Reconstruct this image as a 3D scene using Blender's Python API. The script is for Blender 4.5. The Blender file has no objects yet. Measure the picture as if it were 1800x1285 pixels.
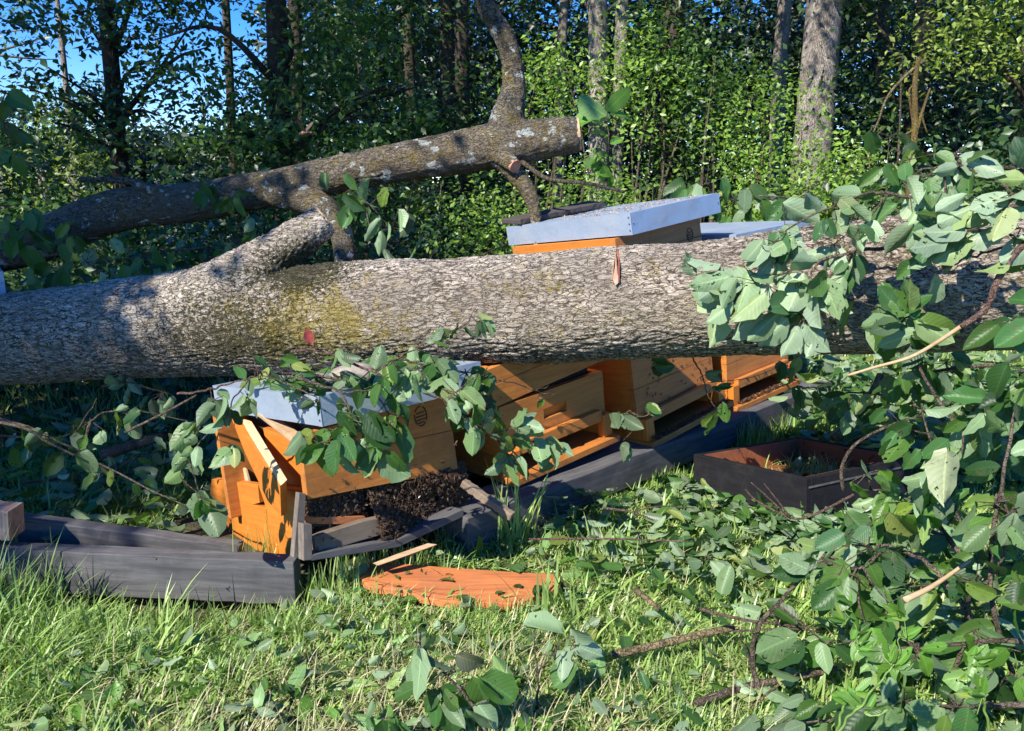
import bpy, math, random
import numpy as np
from mathutils import Vector, Matrix
rad = math.radians
rnd = random.Random(5)
C = bpy.context.scene.collection
sc = bpy.context.scene
# ------------------------------------------------------------------ camera, light, exposure
FPX, PITCH, H = 1400.0, rad(12.6), 1.05
cam = bpy.data.objects.new('camera', bpy.data.cameras.new('camera')); C.objects.link(cam)
cam.location = (0, 0, H); cam.rotation_euler = (rad(90) - PITCH, 0, 0)
cam.data.sensor_width = 36; cam.data.lens = 36 * FPX / 1800; cam.data.clip_start = 0.02; cam.data.clip_end = 600
sc.camera = cam
SUN = Vector((-0.46, -0.60, 0.66)).normalized()
w = bpy.data.worlds.new('World'); sc.world = w; w.use_nodes = True
nt = w.node_tree
sky = nt.nodes.new('ShaderNodeTexSky'); sky.sky_type = 'NISHITA'; sky.sun_disc = False
sky.sun_elevation = math.asin(SUN.z); sky.sun_rotation = math.atan2(SUN.x, SUN.y)
sky.air_density = 1.0; sky.dust_density = 0.0; sky.ozone_density = 4.0; sky.altitude = 1500
hs = nt.nodes.new('ShaderNodeHueSaturation'); hs.inputs['Hue'].default_value = .518; hs.inputs['Saturation'].default_value = 1.4
nt.links.new(sky.outputs[0], hs.inputs['Color']); nt.links.new(hs.outputs[0], nt.nodes['Background'].inputs[0]); nt.nodes['Background'].inputs[1].default_value = 0.15
sd = bpy.data.lights.new('sun', 'SUN'); sd.energy = 5.0; sd.angle = rad(0.5); sd.color = (1.0, 0.94, 0.85)
so = bpy.data.objects.new('sun', sd); C.objects.link(so); so.rotation_euler = SUN.to_track_quat('Z', 'Y').to_euler()
sc.view_settings.view_transform = 'Standard'; sc.view_settings.look = 'None'; sc.view_settings.gamma = 1
sc.view_settings.exposure = 0.88
sc.cycles.max_bounces = 7; sc.cycles.diffuse_bounces = 3; sc.cycles.glossy_bounces = 2; sc.cycles.transmission_bounces = 4
sc.cycles.caustics_reflective = False; sc.cycles.caustics_refractive = False

# ------------------------------------------------------------------ helpers
def ray(px, py):
    x = (px - 900) / FPX; y = (642.5 - py) / FPX; c, s = math.cos(PITCH), math.sin(PITCH)
    return np.array([x, c + y * s, -s + y * c])
def P(px, py, Y):
    d = ray(px, py); return np.array([0, 0, H]) + d * (Y / d[1])
def PZ(px, py, z):
    d = ray(px, py); return np.array([0, 0, H]) + d * ((z - H) / d[2])
def tag(o, label=None, cat=None, group=None, kind=None):
    if label: o['label'] = label
    if cat: o['category'] = cat
    if group: o['group'] = group
    if kind: o['kind'] = kind
    return o
def mk(name, V, F, mat, parent=None, uv=None, at=None, smooth=False):
    V = np.asarray(V, dtype=np.float32).reshape(-1, 3)
    if parent is not None:
        Mw = parent.matrix_basis.copy(); q_ = parent.parent
        while q_ is not None: Mw = q_.matrix_basis @ Mw; q_ = q_.parent
        Mi = np.array(Mw.inverted())
        V = V @ Mi[:3, :3].T + Mi[:3, 3]
    m = bpy.data.meshes.new(name)
    Fs = F if isinstance(F, list) and len(F) and isinstance(F[0], np.ndarray) else None
    if isinstance(F, np.ndarray): Fs = [F]
    if Fs is None: m.from_pydata(V.tolist(), [], [list(map(int, f)) for f in F])
    else:
        m.vertices.add(len(V)); m.vertices.foreach_set('co', V.astype(np.float32).ravel())
        li = np.concatenate([f.ravel() for f in Fs]).astype(np.int32)
        tot = np.concatenate([np.full(len(f), f.shape[1]) for f in Fs]).astype(np.int32)
        st = np.concatenate([[0], np.cumsum(tot)[:-1]]).astype(np.int32)
        m.loops.add(len(li)); m.loops.foreach_set('vertex_index', li)
        m.polygons.add(len(tot)); m.polygons.foreach_set('loop_start', st)
        try: m.polygons.foreach_set('loop_total', tot)
        except Exception: pass
        m.update(calc_edges=True)
        if uv is not None:
            l = m.uv_layers.new(name='UVMap'); l.data.foreach_set('uv', np.asarray(uv, np.float32)[li].ravel())
    if at is not None:
        for k, a in at.items():
            q = m.attributes.new(k, 'FLOAT', 'POINT'); q.data.foreach_set('value', np.asarray(a, np.float32).ravel())
    if smooth: m.polygons.foreach_set('use_smooth', np.ones(len(m.polygons), dtype=bool))
    m.materials.append(mat)
    o = bpy.data.objects.new(name, m); C.objects.link(o)
    if parent is not None: o.parent = parent
    return o
def thing(name, label, cat, M=None, loc=None, group=None, kind=None):
    o = bpy.data.objects.new(name, None); C.objects.link(o); o.empty_display_size = .05
    if M is not None: o.matrix_basis = Matrix(M.tolist()) if isinstance(M, np.ndarray) else M
    elif loc is not None: o.matrix_basis = Matrix.Translation([float(v) for v in loc])
    return tag(o, label, cat, group, kind)
def frame(o, yaw, roll, pt):
    return Matrix.Translation(o) @ Matrix.Rotation(rad(yaw), 4, 'Z') @ Matrix.Rotation(-rad(roll), 4, 'Y') @ Matrix.Rotation(-rad(pt), 4, 'X')
def xf(M, V):
    M = np.array(M); V = np.asarray(V, float); return V @ M[:3, :3].T + M[:3, 3]
def hitp(M, px, py, ax, val):
    M = np.array(M); o = M[:3, :3].T @ (np.array([0, 0, H]) - M[:3, 3]); d = M[:3, :3].T @ ray(px, py)
    return o + d * ((val - o[ax]) / d[ax])
BF = [(0, 3, 2, 1), (4, 5, 6, 7), (0, 1, 5, 4), (1, 2, 6, 5), (2, 3, 7, 6), (3, 0, 4, 7)]
class MB:
    def __init__(s, M=None): s.V = []; s.F = []; s.M = M
    def add(s, V, F):
        b = len(s.V); V = np.asarray(V, float)
        if s.M is not None: V = xf(s.M, V)
        s.V += V.tolist(); s.F += [[b + i for i in f] for f in F]; return s
    def box(s, x0, x1, y0, y1, z0, z1, tilt=None):
        V = np.array([(x0, y0, z0), (x1, y0, z0), (x1, y1, z0), (x0, y1, z0), (x0, y0, z1), (x1, y0, z1), (x1, y1, z1), (x0, y1, z1)], float)
        if tilt is not None: V = xf(tilt, V)
        return s.add(V, BF)
    def prism(s, poly, off):
        poly = np.asarray(poly, float); off = np.asarray(off, float); n = len(poly)
        return s.add(np.vstack([poly, poly + off]), [list(range(n))[::-1], list(range(n, 2 * n))] + [(i, (i + 1) % n, n + (i + 1) % n, n + i) for i in range(n)])
    def build(s, name, mat, parent=None, bev=0.0, smooth=False):
        o = mk(name, s.V, s.F, mat, parent, smooth=smooth)
        if bev:
            b = o.modifiers.new('b', 'BEVEL'); b.width = bev; b.segments = 2; b.limit_method = 'ANGLE'
        return o
def spline(pts, n=6):
    p = np.asarray(pts, float); p = np.vstack([2 * p[0] - p[1], p, 2 * p[-1] - p[-2]]); out = []
    for i in range(1, len(p) - 2):
        for t in np.linspace(0, 1, n, endpoint=False):
            a, b, c, d = p[i - 1], p[i], p[i + 1], p[i + 2]
            out.append(.5 * ((2 * b) + (c - a) * t + (2 * a - 5 * b + 4 * c - d) * t * t + (3 * b - a - 3 * c + d) * t ** 3))
    out.append(p[-2]); return np.array(out)
def tube(pts, r, seg=8):
    p = np.asarray(pts, float); n = len(p); r = np.broadcast_to(np.asarray(r, float), (n,)) if np.ndim(r) else np.full(n, r)
    T = np.gradient(p, axis=0); T /= np.linalg.norm(T, axis=1)[:, None] + 1e-9
    u = np.cross(T[0], [0, 0, 1.0] if abs(T[0][2]) < .9 else [1.0, 0, 0]); u /= np.linalg.norm(u); V = []
    a = np.linspace(0, 2 * math.pi, seg, endpoint=False)
    for i in range(n):
        u = u - T[i] * u.dot(T[i]); u /= np.linalg.norm(u) + 1e-9; v = np.cross(T[i], u)
        V.append(p[i] + r[i] * (np.cos(a)[:, None] * u + np.sin(a)[:, None] * v))
    V = np.vstack(V + [p[:1], p[-1:]]); F = []
    for i in range(n - 1):
        for j in range(seg):
            k = (j + 1) % seg; F.append((i * seg + j, i * seg + k, (i + 1) * seg + k, (i + 1) * seg + j))
    for j in range(seg):
        k = (j + 1) % seg; F.append((n * seg, k, j)); F.append((n * seg + 1, (n - 1) * seg + j, (n - 1) * seg + k))
    return V, F
def vnoise(Q, s=0):
    Q = np.asarray(Q, float); I = np.floor(Q).astype(np.int64); f = Q - I; f = f * f * (3 - 2 * f)
    def h(dx, dy, dz):
        n = ((I[:, 0] + dx) * 374761393 + (I[:, 1] + dy) * 668265263 + (I[:, 2] + dz) * 1274126177 + s * 974711) & 0xffffffff
        n = ((n ^ (n >> 13)) * 1103515245) & 0xffffffff; n = ((n ^ (n >> 16)) * 2246822519) & 0xffffffff
        return ((n ^ (n >> 15)) & 0xffff) / 65535.0
    L = lambda a, b, t: a + (b - a) * t
    x0 = L(L(h(0, 0, 0), h(1, 0, 0), f[:, 0]), L(h(0, 1, 0), h(1, 1, 0), f[:, 0]), f[:, 1])
    x1 = L(L(h(0, 0, 1), h(1, 0, 1), f[:, 0]), L(h(0, 1, 1), h(1, 1, 1), f[:, 0]), f[:, 1])
    return L(x0, x1, f[:, 2])
def fbm(Q, s=0, o=3):
    a = 0; k = .5
    for i in range(o): a = a + k * (vnoise(np.asarray(Q) * 2 ** i, s + i) - .5); k *= .5
    return a
def unit(a): return a / (np.linalg.norm(a, axis=-1, keepdims=True) + 1e-9)

# ------------------------------------------------------------------ materials
def mat(name):
    m = bpy.data.materials.new(name); m.use_nodes = True; t = m.node_tree
    return m, t, t.nodes['Principled BSDF'], t.nodes['Material Output']
def N(t, typ, **k):
    n = t.nodes.new(typ)
    for a, b in k.items():
        if a.startswith('i_'): n.inputs[a[2:].replace('_', ' ')].default_value = b
        else: setattr(n, a, b)
    return n
def ramp(t, src, stops):
    r = t.nodes.new('ShaderNodeValToRGB'); e = r.color_ramp.elements
    while len(e) < len(stops): e.new(.5)
    for i, (p, c) in enumerate(stops):
        e[i].position = p; e[i].color = (*c, 1) if len(c) == 3 else c
    t.links.new(src, r.inputs[0]); return r.outputs[0]
def mix(t, f, a, b, mode='MIX'):
    n = t.nodes.new('ShaderNodeMix'); n.data_type = 'RGBA'; n.blend_type = mode
    for s, v in ((0, f), (6, a), (7, b)):
        if isinstance(v, (int, float)): n.inputs[s].default_value = v
        elif isinstance(v, tuple): n.inputs[s].default_value = (*v, 1)
        else: t.links.new(v, n.inputs[s])
    return n.outputs[2]
def math_(t, op, a, b=None, c=None):
    n = t.nodes.new('ShaderNodeMath'); n.operation = op
    for i, v in enumerate((a, b, c)):
        if v is None: continue
        if isinstance(v, (int, float)): n.inputs[i].default_value = v
        else: t.links.new(v, n.inputs[i])
    return n.outputs[0]
def noise(t, scale, detail=3, stretch=None, coord='Object', rough=.55, dist=0, rot=None):
    tc = t.nodes.new('ShaderNodeTexCoord'); mp = t.nodes.new('ShaderNodeMapping')
    t.links.new(tc.outputs[coord], mp.inputs[0])
    if stretch: mp.inputs['Scale'].default_value = stretch
    if rot: mp.inputs['Rotation'].default_value = rot
    n = N(t, 'ShaderNodeTexNoise'); n.inputs['Scale'].default_value = scale; n.inputs['Detail'].default_value = detail
    n.inputs['Roughness'].default_value = rough; n.inputs['Distortion'].default_value = dist
    t.links.new(mp.outputs[0], n.inputs['Vector']); return n.outputs[0]
def bump(t, bs, h, strength=.3, dist=.01):
    b = t.nodes.new('ShaderNodeBump'); b.inputs['Strength'].default_value = strength; b.inputs['Distance'].default_value = dist
    t.links.new(h, b.inputs['Height']); t.links.new(b.outputs[0], bs.inputs['Normal'])
def leaf_mat(name, top, under, yellow=(.28, .28, .05), trans=.32, rough=.42, veins=True, var=.6, spec=.5, hue=.45, fresh=(.13, .25, .035)):
    m, t, b, out = mat(name)
    a = N(t, 'ShaderNodeAttribute', attribute_name='rnd').outputs['Fac']
    g = t.nodes.new('ShaderNodeNewGeometry')
    col = mix(t, g.outputs['Backfacing'], top, under)
    v = ramp(t, a, [(0, (1 - var,) * 3), (.6, (1, 1, 1)), (1, (1 + var * .6,) * 3)])
    col = mix(t, 1.0, col, v, 'MULTIPLY')
    col = mix(t, ramp(t, a, [(.86, (0, 0, 0)), (1, (.65,) * 3)]), col, yellow)
    fr = math_(t, 'FRACT', math_(t, 'MULTIPLY', a, 7.31)); col = mix(t, ramp(t, fr, [(.45, (0, 0, 0)), (1, (hue,) * 3)]), col, fresh)
    if veins:
        uv = t.nodes.new('ShaderNodeTexCoord'); sx = t.nodes.new('ShaderNodeSeparateXYZ'); t.links.new(uv.outputs['UV'], sx.inputs[0])
        au = math_(t, 'ABSOLUTE', sx.outputs[0])
        mid = math_(t, 'LESS_THAN', au, .07)
        side = math_(t, 'PINGPONG', math_(t, 'SUBTRACT', math_(t, 'MULTIPLY', sx.outputs[1], 9.0), math_(t, 'MULTIPLY', au, 2.2)), .5)
        sv = ramp(t, side, [(0, (1, 1, 1)), (.14, (0, 0, 0))])
        f = math_(t, 'MAXIMUM', math_(t, 'MULTIPLY', mid, .45), math_(t, 'MULTIPLY', sv, .09))
        col = mix(t, f, col, mix(t, 1.0, col, (1.9, 1.8, 1.6), 'MULTIPLY'))
        bump(t, b, math_(t, 'ADD', side, math_(t, 'MULTIPLY', au, .3)), .2, .003)
        n2 = noise(t, 45, 2); col = mix(t, ramp(t, n2, [(.62, (0, 0, 0)), (.75, (.45,) * 3)]), col, (.12, .09, .04))
    t.links.new(col, b.inputs['Base Color']); b.inputs['Roughness'].default_value = rough; b.inputs['Specular IOR Level'].default_value = spec
    if veins:
        ho = math_(t, 'MULTIPLY', math_(t, 'GREATER_THAN', noise(t, 75, 2), .665), math_(t, 'GREATER_THAN', math_(t, 'FRACT', math_(t, 'MULTIPLY', a, 3.7)), .45))
    tr = t.nodes.new('ShaderNodeBsdfTranslucent'); t.links.new(mix(t, 1.0, mix(t, .35, col, top), (1.5, 1.7, .6), 'MULTIPLY'), tr.inputs[0])
    ms = t.nodes.new('ShaderNodeMixShader'); ms.inputs[0].default_value = trans
    t.links.new(b.outputs[0], ms.inputs[1]); t.links.new(tr.outputs[0], ms.inputs[2]); t.links.new(ms.outputs[0], out.inputs[0])
    if veins:
        m2 = t.nodes.new('ShaderNodeMixShader'); tp = t.nodes.new('ShaderNodeBsdfTransparent'); t.links.new(ho, m2.inputs[0]); t.links.new(ms.outputs[0], m2.inputs[1]); t.links.new(tp.outputs[0], m2.inputs[2]); t.links.new(m2.outputs[0], out.inputs[0])
    return m
def wood(name, ca, cb, ax, rough=.55, grain=1.0, dirt=(.1, .05, .02), dirtamt=.35, fine=5):
    m, t, b, out = mat(name); s = [26, 26, 26]; s[ax] = 1.6
    n1 = noise(t, 1.6, 5, tuple(s), dist=1.2); n2 = noise(t, fine, 6, tuple(s), rough=.7)
    c = mix(t, ramp(t, n1, [(.3, (0, 0, 0)), (.7, (1, 1, 1))]), ca, cb)
    c = mix(t, ramp(t, n2, [(.5, (0, 0, 0)), (.68, (.4 * grain,) * 3)]), c, tuple(v * .45 for v in ca))
    n3 = noise(t, 7, 6, rough=.72)
    c = mix(t, ramp(t, n3, [(.5, (0, 0, 0)), (.72, (dirtamt,) * 3)]), c, dirt)
    n4 = noise(t, 150, 2); c = mix(t, ramp(t, n4, [(.67, (0, 0, 0)), (.76, (.5,) * 3)]), c, tuple(v * .4 for v in ca))
    t.links.new(c, b.inputs['Base Color']); b.inputs['Roughness'].default_value = rough
    bump(t, b, n2, .35, .002); return m
def plain(name, c, rough=.6, c2=None, scale=30, metallic=0):
    m, t, b, out = mat(name); n = noise(t, scale, 4)
    t.links.new(mix(t, ramp(t, n, [(.35, (0, 0, 0)), (.65, (1, 1, 1))]), c, c2 or tuple(v * .55 for v in c)), b.inputs['Base Color'])
    b.inputs['Roughness'].default_value = rough; b.inputs['Metallic'].default_value = metallic; bump(t, b, n, .3, .004); return m
OR, OR2 = (.62, .205, .024), (.5, .155, .018)
m_wx = wood('honey_wood_x', (.56, .215, .045), (.42, .14, .025), 0, dirtamt=.55); m_wy = wood('honey_wood_y', OR, OR2, 1)
m_wz = wood('honey_wood_z', OR, OR2, 2); m_board = wood('orange_board', (.58, .20, .06), (.42, .13, .04), 0, .8, 1.8, (.30, .12, .06), .5)
m_raw = wood('raw_wood', (.55, .36, .19), (.62, .44, .26), 2, .8); m_rawx = wood('raw_wood_x', (.55, .38, .22), (.42, .27, .15), 0, .8)
m_grey = wood('weathered_wood', (.135, .13, .128), (.05, .05, .052), 0, .85, 2.2, (.03, .03, .03), .6, 8)
m_greyb = wood('weathered_brown_wood', (.25, .19, .13), (.16, .12, .085), 0, .85, 1.4, (.04, .03, .02), .6)
m_greyz = wood('weathered_block', (.24, .20, .16), (.15, .12, .1), 2, .85, 1.4, (.04, .03, .02), .6)
m_dark = wood('dark_board', (.05, .042, .036), (.08, .065, .055), 0, .8, 1.0)
m_tray = wood('tray_outside', (.015, .015, .018), (.009, .009, .011), 0, .6, 1.0, (.045, .037, .03), .5)
for k_, v_ in (('Specular IOR Level', .15), ('Roughness', .8)): m_tray.node_tree.nodes['Principled BSDF'].inputs[k_].default_value = v_
m_trayin = wood('tray_inside', (.30, .10, .036), (.2, .07, .027), 0, .6, 1.0, (.05, .03, .02), .6)
def zinc(name, c=(.44, .53, .64), met=.45):
    m, t, b, out = mat(name)
    tc = t.nodes.new('ShaderNodeTexCoord'); v = t.nodes.new('ShaderNodeTexVoronoi'); v.inputs['Scale'].default_value = 85; t.links.new(tc.outputs['Object'], v.inputs[0])
    n = noise(t, 9, 5); n2 = noise(t, 40, 4, (1, 1, 4))
    cc = mix(t, ramp(t, v.outputs['Color'], [(0, (.35,) * 3), (1, (.65,) * 3)]), c, tuple(x * .78 for x in c))
    cc = mix(t, ramp(t, n, [(.45, (0, 0, 0)), (.75, (.55,) * 3)]), cc, (.42, .43, .42))
    cc = mix(t, ramp(t, n2, [(.60, (0, 0, 0)), (.72, (.4,) * 3)]), cc, (.26, .26, .25)); cc = mix(t, ramp(t, noise(t, 130, 3), [(.74, (0, 0, 0)), (.77, (.5,) * 3)]), cc, (.16, .15, .13))
    t.links.new(cc, b.inputs['Base Color']); b.inputs['Metallic'].default_value = met
    t.links.new(ramp(t, n, [(.3, (.38,) * 3), (.7, (.6,) * 3)]), b.inputs['Roughness']); bump(t, b, n, .35, .012); return m
m_zinc = zinc('zinc_sheet'); m_rivet = plain('rivet_metal', (.12, .12, .13), .5, metallic=.5)
m_ink = plain('burnt_mark', (.10, .045, .02), .8); m_void = plain('dark_comb', (.03, .018, .01), .9)
m_stone = plain('mossy_stone', (.36, .31, .25), .9, (.2, .17, .13), 40); m_brick = plain('old_brick', (.42, .30, .22), .95, (.22, .14, .1), 22)
def bark(name, lo, hi, lichen=None, white=None, zone=None, sc_=1.0, st=(1, 1, 1), wt=.69):
    m, t, b, out = mat(name); cav = N(t, 'ShaderNodeAttribute', attribute_name='cav').outputs['Fac']
    n = noise(t, 6 * sc_, 4); n2 = noise(t, 75 * sc_, 5, st, rough=.72, dist=.6); n3 = noise(t, 230 * sc_, 3, st, rough=.75)
    h = math_(t, 'ADD', math_(t, 'MULTIPLY', cav, .42), math_(t, 'MULTIPLY', n2, .75)); h = math_(t, 'ADD', h, math_(t, 'MULTIPLY', n3, .3)); h = math_(t, 'SUBTRACT', h, .22)
    tcv = t.nodes.new('ShaderNodeTexCoord'); mpv = t.nodes.new('ShaderNodeMapping'); t.links.new(tcv.outputs['Object'], mpv.inputs[0]); mpv.inputs['Scale'].default_value = st
    av = t.nodes.new('ShaderNodeVectorMath'); av.operation = 'ADD'; nv = N(t, 'ShaderNodeTexNoise'); nv.inputs['Scale'].default_value = 30 * sc_; nv.inputs['Detail'].default_value = 4; t.links.new(mpv.outputs[0], nv.inputs['Vector'])
    sv_ = t.nodes.new('ShaderNodeVectorMath'); sv_.operation = 'SCALE'; sv_.inputs['Scale'].default_value = .06 / sc_; t.links.new(nv.outputs['Color'], sv_.inputs[0]); t.links.new(mpv.outputs[0], av.inputs[0]); t.links.new(sv_.outputs[0], av.inputs[1])
    vo = t.nodes.new('ShaderNodeTexVoronoi'); vo.feature = 'DISTANCE_TO_EDGE'; vo.inputs['Scale'].default_value = 74 * sc_; t.links.new(av.outputs[0], vo.inputs['Vector'])
    crk = ramp(t, vo.outputs['Distance'], [(.0, (0, 0, 0)), (.10, (1, 1, 1))]); h = math_(t, 'ADD', h, math_(t, 'MULTIPLY', math_(t, 'SUBTRACT', crk, .8), .30))
    mid = tuple((a * .45 + c * .55) for a, c in zip(lo, hi))
    c = ramp(t, h, [(.34, lo), (.45, mid), (.60, hi), (.74, tuple(min(1, v * 1.35) for v in hi))])
    c = mix(t, ramp(t, n, [(.4, (0, 0, 0)), (.62, (.6,) * 3)]), c, tuple(v * .5 for v in hi)); c = mix(t, ramp(t, noise(t, 2.2, 3, st), [(.45, (0, 0, 0)), (.6, (.35,) * 3)]), c, (.2, .15, .1))
    if lichen:
        z = N(t, 'ShaderNodeAttribute', attribute_name='zone').outputs['Fac']
        l1 = noise(t, 14, 5, rough=.7)
        sp = noise(t, 120, 4, rough=.8); f = ramp(t, math_(t, 'ADD', math_(t, 'ADD', math_(t, 'MULTIPLY', l1, .5), math_(t, 'MULTIPLY', sp, .65)), math_(t, 'MULTIPLY', z, .15)), [(.645, (0, 0, 0)), (.69, (.8,) * 3)])
        c = mix(t, f, c, mix(t, n3, lichen, tuple(v * .45 for v in lichen)))
        mo = N(t, 'ShaderNodeAttribute', attribute_name='moss').outputs['Fac']
        f = ramp(t, math_(t, 'ADD', noise(t, 90, 6, rough=.85), math_(t, 'MULTIPLY', mo, .17)), [(.58, (0, 0, 0)), (.62, (.9,) * 3)])
        c = mix(t, f, c, (.035, .035, .012))
    if white:
        l2 = noise(t, 13, 4, rough=.62, stretch=(1, 1, 1.3)); c = mix(t, ramp(t, l2, [(wt, (0, 0, 0)), (wt + .02, (.8,) * 3)]), c, white)
    t.links.new(c, b.inputs['Base Color']); b.inputs['Roughness'].default_value = .92; b.inputs['Specular IOR Level'].default_value = .2
    bump(t, b, math_(t, 'ADD', math_(t, 'ADD', n2, math_(t, 'MULTIPLY', n3, .5)), math_(t, 'MULTIPLY', crk, .35)), 1.0, .016); return m
m_bark = bark('fallen_bark', (.032, .025, .018), (.66, .57, .455), (.42, .32, .05), (.55, .53, .47), st=(.34, 1, 1), wt=.73)
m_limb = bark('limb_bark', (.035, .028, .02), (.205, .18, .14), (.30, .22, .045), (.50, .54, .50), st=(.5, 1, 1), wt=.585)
m_twig = bark('twig_bark', (.06, .045, .032), (.22, .17, .125)); m_stick = bark('lichen_stick', (.09, .07, .035), (.36, .28, .14))
m_twigr = bark('red_twig', (.10, .055, .04), (.27, .17, .13)); m_yel = bark('yellow_lichen_bark', (.07, .055, .025), (.28, .20, .055))
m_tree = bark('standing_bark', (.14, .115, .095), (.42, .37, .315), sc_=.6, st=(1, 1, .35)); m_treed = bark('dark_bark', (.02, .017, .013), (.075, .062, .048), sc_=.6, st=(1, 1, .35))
m_lf = leaf_mat('willow_leaf', (.05, .13, .034), (.21, .31, .165), spec=.35)
m_lfp = leaf_mat('pale_willow_leaf', (.05, .13, .045), (.27, .37, .225), rough=.55, trans=.2, var=.3)
m_lfg = leaf_mat('fresh_leaf', (.11, .25, .035), (.2, .34, .12)); m_lfb = leaf_mat('withered_leaf', (.30, .27, .19), (.42, .42, .36), trans=.15)
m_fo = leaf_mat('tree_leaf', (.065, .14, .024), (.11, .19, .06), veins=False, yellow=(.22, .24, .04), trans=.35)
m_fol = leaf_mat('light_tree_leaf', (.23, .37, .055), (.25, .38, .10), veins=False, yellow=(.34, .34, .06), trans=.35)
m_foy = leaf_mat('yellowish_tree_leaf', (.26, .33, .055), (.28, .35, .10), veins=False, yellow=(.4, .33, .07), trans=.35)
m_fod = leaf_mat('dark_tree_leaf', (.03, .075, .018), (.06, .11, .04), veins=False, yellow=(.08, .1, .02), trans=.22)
m_gr = leaf_mat('grass_blade', (.31, .45, .12), (.31, .44, .15), veins=False, yellow=(.64, .60, .28), trans=.3, rough=.38, var=.55)
m_grd = leaf_mat('dry_grass', (.48, .42, .24), (.44, .38, .22), veins=False, yellow=(.55, .5, .3), trans=.2, rough=.6)
m_lit = leaf_mat('litter_leaf', (.06, .15, .045), (.26, .36, .21), var=.5)
m_moss = plain('moss', (.05, .05, .012), .95, (.12, .11, .03), 90)
m_far = leaf_mat('shaded_wood_leaf', (.014, .036, .012), (.022, .045, .02), veins=False, yellow=(.04, .06, .015), trans=.15, fresh=(.03, .06, .015))  # leaf colour darkened to stand in for shade deep in the wood
# bee
m_bee, t, b, out = mat('bee_body')
n = noise(t, 1, 0, (0, 1, 0)); tc = N(t, 'ShaderNodeTexCoord'); sx = N(t, 'ShaderNodeSeparateXYZ'); t.links.new(tc.outputs['Object'], sx.inputs[0])
st = math_(t, 'PINGPONG', sx.outputs[1], .0011); c = ramp(t, math_(t, 'MULTIPLY', st, 900), [(.4, (.015, .009, .005)), (.75, (.10, .048, .018))])
t.links.new(c, b.inputs['Base Color']); b.inputs['Roughness'].default_value = .45
m_wing, t, b, out = mat('bee_wing'); b.inputs['Base Color'].default_value = (.16, .12, .08, 1); b.inputs['Roughness'].default_value = .25; b.inputs['Alpha'].default_value = .55

# ------------------------------------------------------------------ ground
def th(x, y):
    x = np.asarray(x, float); y = np.asarray(y, float); Q = np.stack([x * 1.1, y * 1.1, x * 0], -1).reshape(-1, 3)
    z = .07 * fbm(Q, 3, 3).reshape(x.shape) + .018 * fbm(Q * 9, 9, 2).reshape(x.shape)
    z = z - .11 * np.exp(-((x + .92) / .34) ** 2 - ((y - 1.93) / .20) ** 2)
    return z + .02 * np.clip(y - 6, 0, 60) - .015
gx = np.unique(np.concatenate([-np.geomspace(3, 260, 30)[::-1], np.linspace(-3, 3, 151), np.geomspace(3, 260, 30)]))
gy = np.unique(np.concatenate([-np.geomspace(1, 260, 24)[::-1], np.linspace(-1, 6, 176), np.geomspace(6, 260, 30)]))
X, Y = np.meshgrid(gx, gy); nx, ny = len(gx), len(gy)
I = np.arange(nx * ny).reshape(ny, nx); F = np.stack([I[:-1, :-1], I[:-1, 1:], I[1:, 1:], I[1:, :-1]], -1).reshape(-1, 4)
m_soil, t, b, out = mat('meadow_soil')
n1 = noise(t, 3, 6, rough=.65); n2 = noise(t, 60, 4)
c = mix(t, ramp(t, n1, [(.4, (0, 0, 0)), (.62, (1, 1, 1))]), (.045, .055, .018), (.10, .085, .045))
t.links.new(mix(t, n2, c, (.03, .035, .012)), b.inputs['Base Color']); b.inputs['Roughness'].default_value = .95; bump(t, b, n2, .9, .02)
tag(mk('ground', np.stack([X, Y, th(X, Y)], -1), F, m_soil, smooth=True), kind='structure')

# ------------------------------------------------------------------ leaves
def leaf_template(kind, s=0):
    r = random.Random(s)
    if kind == 'far':
        V = np.array([(0, 0, 0), (-.5, .42, .1), (.5, .42, .1), (0, 1, -.12)]); UV = np.array([(0, 0), (-1, .4), (1, .4), (0, 1)])
        return V, np.array([(0, 2, 3), (0, 3, 1)]), UV
    vs = [.0, .09, .22, .38, .55, .72, .87, 1.0]; ws = [.0, .30, .41, .48, .48, .40, .24, .0]
    curl = r.uniform(-.6, 1.3); fold = r.uniform(-.1, .75); tw = r.uniform(-.8, .8); wv = r.uniform(.02, .09); lo = r.uniform(.8, 1.2)
    V = []; UV = []
    for v, wd in zip(vs, ws):
        for u in (-1, -.5, 0, .5, 1):
            ww = wd ** lo * (1 + r.uniform(-.1, .1)) if kind == 'leaf' else wd * r.uniform(.5, 1.08)
            x = u * ww; z = abs(u) * ww * fold - curl * v * v * .5 + wv * math.sin(v * 15 + s * 2 + u * 2) * abs(u) + x * tw * v
            V.append((x, v + r.uniform(-.015, .015) * (u != 0), z)); UV.append((u, v))
    F = []
    for i in range(len(vs) - 1):
        for j in range(4): a = i * 5 + j; F.append((a, a + 1, a + 6, a + 5))
    return np.array(V), np.array(F), np.array(UV)
T_LEAF = [leaf_template('leaf', i) for i in range(16)] + [leaf_template('torn', 20 + i) for i in range(7)]
T_FAR = [leaf_template('far')]
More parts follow.
